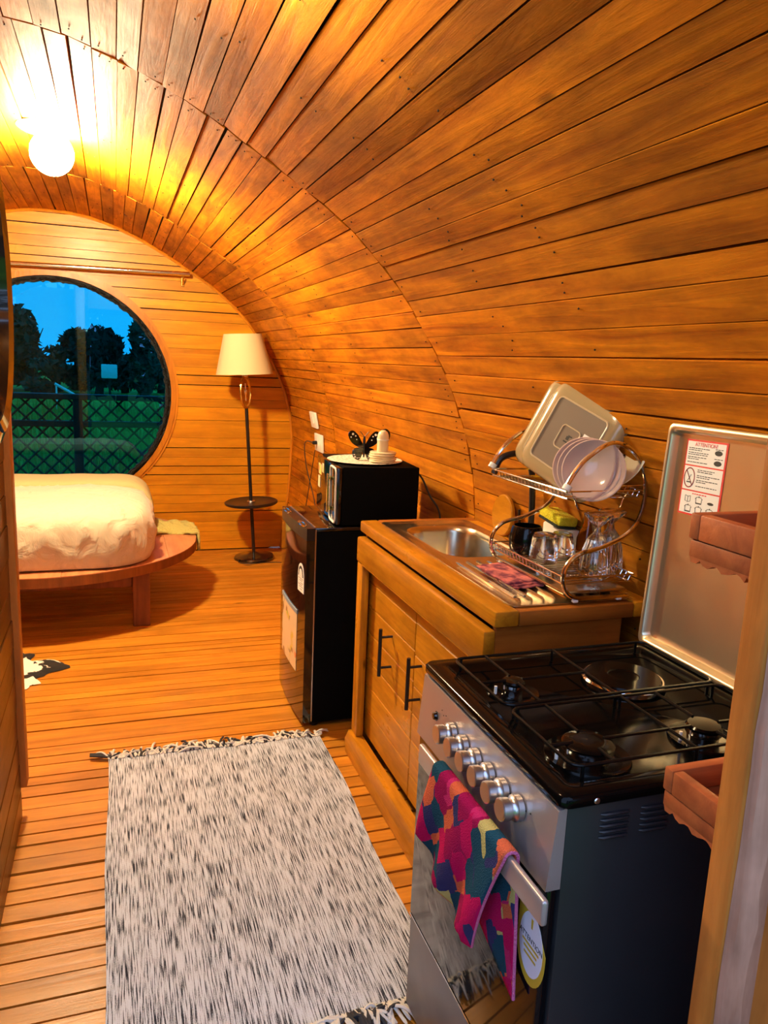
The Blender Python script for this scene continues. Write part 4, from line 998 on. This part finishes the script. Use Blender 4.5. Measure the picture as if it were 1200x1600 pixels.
for (y0, y1, ym) in ((.925, 1.132, .995), (1.146, 1.375, 1.249)):
    m = MB(); r = .003
    m.tube([(x, y, gzt) for x, y in rrect(.655, 1.125, y0, y1, .02, 4)], r, 8, True)
    m.tube([(.89, y0, gzt), (.89, y1, gzt)], r, 8)
    cxs = ((.728, .03), (.967, .03)) if ym < 1.1 else ((.727, .018),)
    for cx_, g in cxs:
        for dx, dy in ((1, 0), (-1, 0), (0, 1), (0, -1)):
            ex = (.89 if cx_ < .89 else 1.125) if dx > 0 else (.655 if cx_ < .89 else .89)
            e = (ex, ym, gzt) if dx else (cx_, y1 if dy > 0 else y0, gzt)
            m.tube([e, (cx_ + dx * g, ym + dy * g, gzt)], r, 8)
    for x, y in ((.672, y0), (1.108, y0), (.672, y1), (1.108, y1), (.89, y0), (.89, y1)):
        m.tube([(x, y, gzt), (x, y, HZ + .002)], r, 8)
    m.build('pan_grate', M_grate, hob)
# raised lid
LM = frame((1.166, 0, .886), (-1, 0, .045), (0, -1, 0))
m = MB(); n = 28
def lr(i): return rrect(-1.418 + i, -.888 - i, i, .512 - i, max(.004, .016 - i * .2), 6)
rings = [(lr(0), -.006), (lr(0), .020), (lr(.003), .0225), (lr(.010), .0225), (lr(.014), .019), (lr(.020), .004), (lr(.028), .0005)]
n = len(lr(0))
m.add([(x, y, z) for p, z in rings for x, y in p], [(l * n + i, l * n + (i + 1) % n, (l + 1) * n + (i + 1) % n, (l + 1) * n + i) for l in range(len(rings) - 1) for i in range(n)] + [tuple((len(rings) - 1) * n + i for i in range(n)), tuple(range(n - 1, -1, -1))], LM)
M_lid = plain('satin_steel_lid', (.78, .68, .45), .3, .9, bump=(14, .04))
lid = m.build('lid', M_lid, st, sharp=40)
for hy in (-1.30, -1.0):
    m = MB(); m.rbox(hy - .02, hy + .02, -.012, .006, -.004, .012, .003, 1, LM); m.build('hinge', M_black, lid)
m = MB(); m.rbox(-1.428, -1.417, .425, .438, .0, .012, .003, 1, LM); m.build('bumper', M_rubber, lid)
# warning sticker on the lid
SMx = LM @ Tr(-1.372, .318, .0009) @ Matrix.Rotation(math.radians(1.0), 4, 'Z')
SW, SH = .122, .164
m = MB(); m.box(0, SW, 0, SH, 0, .0006, SMx); stk = tag(m.build('warning_sticker', M_red, lid), 'red-bordered white warning sticker')
def pbox(x0, x1, y0, y1, mat, nm, z0=.0006, z1=.0009): m = MB(); m.box(x0, x1, y0, y1, z0, z1, SMx); return m.build(nm, mat, stk)
pbox(.004, SW - .005, .109, SH - .004, M_paper, 'sticker_panel'); pbox(.004, SW - .005, .055, .106, M_paper, 'sticker_panel'); pbox(.004, SW - .005, .004, .052, M_paper, 'sticker_panel')
text('ATTENTION!', .0115, M_red, stk, SMx @ Tr(.06, .1535, .0012))
tl = MB(); rn = random.Random(8)
def line(x, y, w_, h_=.0016):
    e = x + w_
    while x < e - .003:
        q = rn.uniform(.004, .011); tl.box(x, min(e, x + q), y, y + h_, .0009, .0012, SMx); x += q + .0018
for y, w_ in ((.1445, .062), (.1405, .04), (.135, .06), (.131, .058), (.1255, .055), (.1215, .034), (.1145, .06)): line(.009, y, w_)
for y, w_ in ((.099, .05), (.095, .046), (.087, .066), (.083, .042), (.077, .066), (.073, .03), (.064, .062)): line(.044, y, w_)
line(.088, .147, .022); line(.088, .127, .024)
tl.build('print_lines', M_ink, stk)
def ell(cx_, cy_, a, b, mat, nm): m = MB(); m.prism([(cx_ + a * math.cos(t), cy_ + b * math.sin(t)) for t in [2 * math.pi * i / 20 for i in range(20)]], .0009, .0013, 'z', SMx); m.build(nm, mat, stk)
ell(.098, .1405, .011, .0055, M_ink, 'hot_plate_icon'); ell(.099, .119, .011, .0055, M_ink, 'hot_plate_icon')
m = MB(); m.tube([SMx @ Vector((.022 + .0155 * math.cos(t), .081 + .021 * math.sin(t), .0012)) for t in [2 * math.pi * i / 28 for i in range(28)]], .0014, 5, True, flat=.4)
m.tube([SMx @ Vector((.0125, .096, .0013)), SMx @ Vector((.032, .066, .0013))], .0012, 5, flat=.4); m.build('prohibition_icon', plain('dark_red_ink', (.25, .01, .015), .5), stk)
m = MB(); m.box(.015, .029, .07, .0725, .0009, .0013, SMx); m.tube([SMx @ Vector((.018, .074, .0012)), SMx @ Vector((.027, .088, .0012))], .0006, 4); m.build('pan_icon', M_ink, stk)
tl = MB(); line(.038, .0465, .042, .0022); tl.build('print_heading', M_red, stk)
def pot(cx_, cy_):
    m = MB(); L_ = lambda a, b: m.tube([SMx @ Vector((cx_ + a[0], cy_ + a[1], .0012)), SMx @ Vector((cx_ + b[0], cy_ + b[1], .0012))], .0006, 4)
    L_((-.009, .004), (-.008, -.007)); L_((.009, .004), (.008, -.007)); L_((-.008, -.007), (.008, -.007)); L_((-.011, .003), (-.006, .007)); L_((-.006, .007), (.006, .007)); L_((.006, .007), (.011, .003))
    m.box(cx_ - .0075, cx_ + .0075, cy_ - .007, cy_ - .005, .0009, .0013, SMx); m.box(cx_ - .0012, cx_ + .0012, cy_ + .0075, cy_ + .0095, .0009, .0013, SMx); m.build('pot_icon', M_ink, stk)
for a, b in ((.06, .035), (.03, .014), (.062, .014), (.095, .014)): pot(a, b)
ell(.095, .033, .009, .003, M_ink, 'hot_plate_icon')
m = MB()
for a, b in (((.018, .03), (.018, .042)), ((.018, .042), (.026, .040)), ((.026, .040), (.034, .042)), ((.034, .042), (.034, .030)), ((.034, .030), (.026, .028)), ((.026, .028), (.018, .030)), ((.026, .028), (.026, .040))):
    m.tube([SMx @ Vector((*a, .0012)), SMx @ Vector((*b, .0012))], .0005, 4)
m.build('booklet_icon', M_ink, stk)
# oven door, handle, drawer
m = MB(); m.rbox(.602, .6215, SY0 + .004, SY1 - .004, .292, .722, .004); dr = m.build('oven_door', M_oven, st)
m = MB(); m.rbox(.604, .6215, SY0 + .003, SY1 - .003, .055, .286, .004); dw = m.build('drawer', M_drawer, st)
m = MB(); m.box(.6025, .606, SY0 + .003, SY1 - .003, .2865, .2905); m.build('drawer_edge_strip', M_chrome, dw)
hx, hz_ = .566, .735
m = MB(); m.rbox(hx - .006, hx + .006, .832, 1.315, hz_ - .021, hz_ + .021, .005, 3); hd_ = m.build('handle', M_panel, dr)
for y in (.895, 1.255): m = MB(); m.rbox(hx + .006, .603, y - .012, y + .012, hz_ - .03, hz_ - .011, .004); m.build('handle_mount', M_black, dr)
OM = frame((.6018, 0, 0), (-1, 0, 0), (0, -1, 0))
m = MB(); pts = [(-.915 - .040 * math.cos(t) * (1 if math.sin(t) < 0 else 1), .612 + (.062 if math.sin(t) < 0 else .05) * math.sin(t)) for t in [2 * math.pi * i / 32 for i in range(32)]]
ys = [(-.957, .70), (-.957, .605)] + [(-.915 + .042 * math.cos(t), .605 + .065 * math.sin(t)) for t in [math.pi + math.pi * i / 16 for i in range(17)]] + [(-.873, .62), (-.93, .70)]
m.prism(ys, .0003, .0010, 'z', OM); M_ysti = plain('yellow_sticker', (.55, .36, .02), .5); yst = tag(m.build('oven_sticker', M_ysti, dr), 'yellow sticker with a white oval')
m = MB(); m.prism([(-.915 + .035 * math.cos(t), .610 + .055 * math.sin(t)) for t in [2 * math.pi * i / 36 for i in range(36)]], .0010, .0014, 'z', OM); m.build('white_oval', plain('lilac_white_paper', (.72, .7, .78), .5), yst)
text('ATTENTION', .0125, M_ink, yst, OM @ Tr(-.915, .617, .0016))
tl2 = MB()
for k_, (z, w_, mt) in enumerate(((.607, .05, 0), (.598, .04, 0), (.588, .036, 0))): tl2.box(-.915 - w_ / 2, -.915 + w_ / 2, z - .002, z + .002, .0014, .0017, OM)
tl2.build('print_lines', M_ysti, yst)
m = MB(); m.prism([(-.918, .655), (-.912, .655), (-.913, .638), (-.917, .638)], .0014, .0017, 'z', OM); m.build('symbol', M_ysti, yst)

# towel over the oven handle
M_tow, a_, b_, L_ = newmat('patterned_terry'); N_ = a_.nodes.new
t_ = N_('ShaderNodeTexCoord'); mp_ = N_('ShaderNodeMapping'); mp_.inputs['Rotation'].default_value = (math.radians(28), 0, 0); mp_.inputs['Scale'].default_value = (0.2, 22, 15)
ns_ = N_('ShaderNodeTexNoise'); ns_.inputs['Scale'].default_value = 60; sc_ = N_('ShaderNodeVectorMath'); sc_.operation = 'SCALE'; sc_.inputs['Scale'].default_value = .006
av = N_('ShaderNodeVectorMath'); av.operation = 'ADD'
L_(t_.outputs['Object'], ns_.inputs['Vector']); L_(ns_.outputs['Color'], sc_.inputs[0]); L_(t_.outputs['Object'], av.inputs[0]); L_(sc_.outputs[0], av.inputs[1]); L_(av.outputs[0], mp_.inputs[0])
vo = N_('ShaderNodeTexVoronoi'); vo.distance = 'CHEBYCHEV'; vo.inputs['Scale'].default_value = 1.25; vo.inputs['Randomness'].default_value = .85; L_(mp_.outputs[0], vo.inputs['Vector'])
se = N_('ShaderNodeSeparateColor'); L_(vo.outputs['Color'], se.inputs[0])
r_ = N_('ShaderNodeValToRGB'); r_.color_ramp.interpolation = 'CONSTANT'
for p, c in ((0, (.50, .004, .09)), (.26, (.01, .06, .10)), (.46, (.30, .004, .07)), (.58, (.60, .12, .05)), (.68, (.035, .035, .12)), (.86, (.5, .42, .14)), (.93, (.5, .02, .13))):
    e = r_.color_ramp.elements.new(p) if p else r_.color_ramp.elements[0]; e.color = (*c, 1)
L_(se.outputs[0], r_.inputs[0])
L_(r_.outputs[0], b_.inputs['Base Color']); b_.inputs['Roughness'].default_value = 1; b_.inputs['Specular IOR Level'].default_value = .1
n2 = N_('ShaderNodeTexNoise'); n2.inputs['Scale'].default_value = 420; bp = N_('ShaderNodeBump'); bp.inputs['Strength'].default_value = .9; bp.inputs['Distance'].default_value = .004; L_(t_.outputs['Object'], n2.inputs['Vector']); L_(n2.outputs['Fac'], bp.inputs['Height']); L_(bp.outputs[0], b_.inputs['Normal'])
def towel(u_, v_):
    yt = 1.222 - .285 * u_
    zb = .60 - .055 * math.sin(min(1, u_ / .75) * math.pi / 2) - (.01 if u_ > .9 else 0); yb = 1.252 - .235 * u_
    if v_ < .62:                                    # front flap, from hem up
        t = 1 - v_ / .62; z = (hz_ + .02) + (zb - hz_ - .02) * t; y = yt + (yb - yt) * t
        x = hx - .0115 - .010 * math.sin(u_ * 14 + t * 2) * t - .014 * t * (1 - t) - .006 * t
    elif v_ < .72:
        t = (v_ - .62) / .10; a = math.pi * t; z = hz_ + .02 + .009 * math.sin(a); x = hx - .0115 * math.cos(a); y = yt
    else:
        t = (v_ - .72) / .28; zbb = .62 - .115 * u_ ; z = (hz_ + .02) + (zbb - hz_ - .02) * t; y = yt - .012 * t * u_ + (1 - u_) * .02 * t
        x = hx + .0115 + .006 * t
    return (x, y, z)
m = MB(); m.grid(towel, 40, 70); o = m.build('hand_towel', M_tow, sharp=180); md = o.modifiers.new('t', 'SOLIDIFY'); md.thickness = .006; md.offset = 0
tag(o, 'pink, teal and orange terry towel hanging over the oven handle', 'towel')
M_hem = plain('pink_towel_hem', (.6, .12, .28), .95, bump=(300, .8))
hem = MB(); hem.tube([Vector(towel(1, i / 60)) for i in range(0, 61)], .003, 6); hem.tube([Vector(towel(i / 30, 0)) for i in range(0, 31)], .003, 6); hem.build('hem', M_hem, o)

# ------------------------------------------------------------------ rug
M_rug, a_, b_, L_ = newmat('heathered_woven_rug'); N_ = a_.nodes.new
t_ = N_('ShaderNodeTexCoord')
def nz_(sx_, sy_, det=2, dist=0):
    mp_ = N_('ShaderNodeMapping'); mp_.inputs['Scale'].default_value = (sx_, sy_, 1); L_(t_.outputs['Object'], mp_.inputs[0]); q = N_('ShaderNodeTexNoise'); q.inputs['Scale'].default_value = 1; q.inputs['Detail'].default_value = det; L_(mp_.outputs[0], q.inputs['Vector']); return q
n1, n2, n3 = nz_(330, 12, 4), nz_(14, 7, 3), nz_(420, 420, 1)
ma = N_('ShaderNodeMath'); ma.operation = 'MULTIPLY_ADD'; ma.inputs[1].default_value = .20; L_(n2.outputs['Fac'], ma.inputs[0]); L_(n1.outputs['Fac'], ma.inputs[2])
mb_ = N_('ShaderNodeMath'); mb_.operation = 'MULTIPLY_ADD'; mb_.inputs[1].default_value = .22; L_(n3.outputs['Fac'], mb_.inputs[0]); L_(ma.outputs[0], mb_.inputs[2])
r_ = N_('ShaderNodeValToRGB'); r_.color_ramp.elements[0].position = .60; r_.color_ramp.elements[0].color = (.022, .025, .038, 1); r_.color_ramp.elements[1].position = .735; r_.color_ramp.elements[1].color = (.60, .64, .73, 1)
L_(mb_.outputs[0], r_.inputs[0]); L_(r_.outputs[0], b_.inputs['Base Color']); b_.inputs['Roughness'].default_value = .95; b_.inputs['Specular IOR Level'].default_value = .15
wv = N_('ShaderNodeTexWave'); wv.inputs['Scale'].default_value = 70; wv.bands_direction = 'Y'; L_(t_.outputs['Object'], wv.inputs['Vector'])
bp = N_('ShaderNodeBump'); bp.inputs['Strength'].default_value = .5; bp.inputs['Distance'].default_value = .003; L_(wv.outputs['Fac'], bp.inputs['Height']); L_(bp.outputs[0], b_.inputs['Normal'])
RY0, RY1 = 1.445, 2.805
def rugpt(u_, v_, up_=1):
    y = RY0 + (RY1 - RY0) * v_; xl = -.055 + .004 * math.sin(v_ * 9); xr = .725 + .035 * v_ + .006 * math.sin(v_ * 11)
    x = xl + (xr - xl) * u_; y += .012 * (u_ - .5) * (1 - v_) * 2 - .014 * (u_ - .3) * v_
    z = .0105 + .0035 * noise.noise(Vector((x * 6, y * 5, 0))) + .003 * math.sin(x * 18 + y * 3) * (u_ > .7)
    return (x, y, max(.004, z) if up_ else .003)
rug = thing('rug', 'heathered black and white woven rug with knotted fringe on the floor', 'rug', (.34, 2.1, .003))
m = MB(); nu, nv = 48, 84
m.grid(lambda a, b: rugpt(a, b), nu, nv)
for side in range(4):
    n = nu if side < 2 else nv
    pts = [((i / n, side) if side < 2 else (side - 2, i / n)) for i in range(n + 1)]
    m.add([rugpt(*p) for p in pts] + [rugpt(*p, 0) for p in pts], [(i, i + 1, n + 2 + i, n + 1 + i) for i in range(n)])
m.build('weave', M_rug, rug, sharp=60)
M_fr1 = plain('cream_fringe', (.70, .66, .58), .95); M_fr2 = plain('charcoal_fringe', (.03, .03, .035), .95)
rn = random.Random(21); fl_, fdk = MB(), MB()
for end, sg in ((1, 1), (0, -1)):
    for i in range(150):
        u_ = (i + rn.random()) / 150; p = Vector(rugpt(u_, end)); ln = rn.uniform(.035, .07); an = rn.gauss(0, .6)
        if end == 1 and u_ > .9: ln = .04
        d = Vector((math.sin(an), sg * math.cos(an), 0)); q = Vector((rn.gauss(0, .012), rn.gauss(0, .008), 0))
        pts = spline([p - d * .008, p + d * .01 + Vector((0, 0, .006)), p + d * ln * .5 + q + Vector((0, 0, rn.uniform(.0, .016))), p + d * ln + q * 2 + Vector((0, 0, -.004))], 3)
        pts = [Vector((k.x, k.y, max(.0045, k.z))) for k in pts]
        (fdk if rn.random() < .34 else fl_).tube(pts, [.0044] * (len(pts) - 1) + [.0024], 5)
    if end == 1:
        p = Vector(rugpt(0, 1)); 
        for k in range(4): fdk.tube([p + Vector((.01, .004 * k, .004)), p + Vector((-.03, .012 + .006 * k, .008)), p + Vector((-.065, .025 + .006 * k, .006))], [.004, .004, .003], 5)
tag(fl_.build('cream_fringe', M_fr1, rug), kind='stuff'); tag(fdk.build('charcoal_fringe', M_fr2, rug), kind='stuff')

# ------------------------------------------------------------------ spotted cowhide mat at the partition
M_cow, a_, b_, L_ = newmat('spotted_hide'); t_ = a_.nodes.new('ShaderNodeTexCoord'); n_ = a_.nodes.new('ShaderNodeTexNoise'); n_.inputs['Scale'].default_value = 11; n_.inputs['Detail'].default_value = 3; r_ = a_.nodes.new('ShaderNodeValToRGB')
r_.color_ramp.elements[0].position = .52; r_.color_ramp.elements[0].color = (.008, .007, .007, 1); r_.color_ramp.elements[1].position = .535; r_.color_ramp.elements[1].color = (.8, .76, .66, 1)
L_(t_.outputs['Object'], n_.inputs['Vector']); L_(n_.outputs['Fac'], r_.inputs[0]); L_(r_.outputs[0], b_.inputs['Base Color']); b_.inputs['Roughness'].default_value = .9
m = MB(); n = 90; vv = [(-.575, 3.74, .03)]; ringsn = 8
for k in range(1, ringsn + 1):
    for i in range(n):
        a = 2 * math.pi * i / n; r = (.26 + .05 * math.sin(5 * a + 1) + .035 * math.sin(9 * a) + .015 * math.sin(23 * a)) * k / ringsn
        z = .022 + .012 * noise.noise(Vector((math.cos(a) * 2, math.sin(a) * 2, k * .5))) if k < ringsn else .003
        vv.append((-.575 + r * math.cos(a) * 1.0, 3.74 + r * math.sin(a) * 1.15, z))
ff = [(0, 1 + i, 1 + (i + 1) % n) for i in range(n)] + [(1 + k * n + i, 1 + k * n + (i + 1) % n, 1 + (k + 1) * n + (i + 1) % n, 1 + (k + 1) * n + i) for k in range(ringsn - 1) for i in range(n)]
m.add(vv, ff); tag(m.build('cowhide_mat', M_cow, sharp=60), 'black and white spotted hide mat peeking from behind the partition', 'mat')

# ------------------------------------------------------------------ oval mirror on the partition
mr = thing('wall_mirror', 'tall dark oval mirror seen edge-on on the left partition', 'mirror', (XL, 2.165, 1.63))
n = 64; vv = []; ff = []
pf = [(1.0, 0), (1.0, .035), (.93, .045), (.86, .035), (.85, .012)]
for i in range(n):
    a = 2 * math.pi * i / n
    for k, h in pf: vv.append((XL + .002 + h, 2.165 + .335 * k * math.cos(a), 1.64 + .38 * k * math.sin(a)))
ff = [(i * 5 + q, i * 5 + q + 1, ((i + 1) % n) * 5 + q + 1, ((i + 1) % n) * 5 + q) for i in range(n) for q in range(4)]
m = MB(); m.add(vv, ff); m.build('frame', M_blackgloss, mr)
m = MB(); m.add([(XL + .013, 2.165 + .29 * math.cos(2 * math.pi * i / n), 1.64 + .33 * math.sin(2 * math.pi * i / n)) for i in range(n)], [tuple(range(n))]); m.build('mirror_glass', plain('mirror_silver', (.8, .8, .8), .02, 1), mr)

# ------------------------------------------------------------------ small tray shelves behind the jamb
def shelf(z, x0, label):
    t = thing('tray_shelf', label, 'shelf', (x0 + .1, .77, z), group='red tray shelves beside the jamb')
    x1, y0, y1, h = x0 + .42, .7045, .835, .036
    for nm, a in (('front_board', (x0, x1, y1 - .018, y1, z, z + h)), ('end_board', (x0, x0 + .018, y0, y1 - .0185, z, z + h)), ('base_board', (x0 + .002, x1, y0, y1 - .002, z - .026, z - .0005))):
        m = MB(); m.rbox(*a, .003, 2); m.build(nm, M_redwood, t)
    rn = random.Random(6); q = [(y0 + .002, z - .02)]; yy = y0 + .002
    while yy < y1 - .006: q.append((yy, z - .027 - rn.choice((0, .001, .002, .005, .007)))); yy += rn.uniform(.003, .012)
    q.append((y1 - .003, z - .02))
    m = MB(); m.prism(q, x0 + .0025, x0 + .014, 'x'); m.build('splintered_edge', M_redwood, t)
shelf(1.283, .740, 'upper red-brown wooden tray shelf in front of the stove lid')
shelf(.905, .748, 'lower red-brown wooden tray shelf beside the stove top')
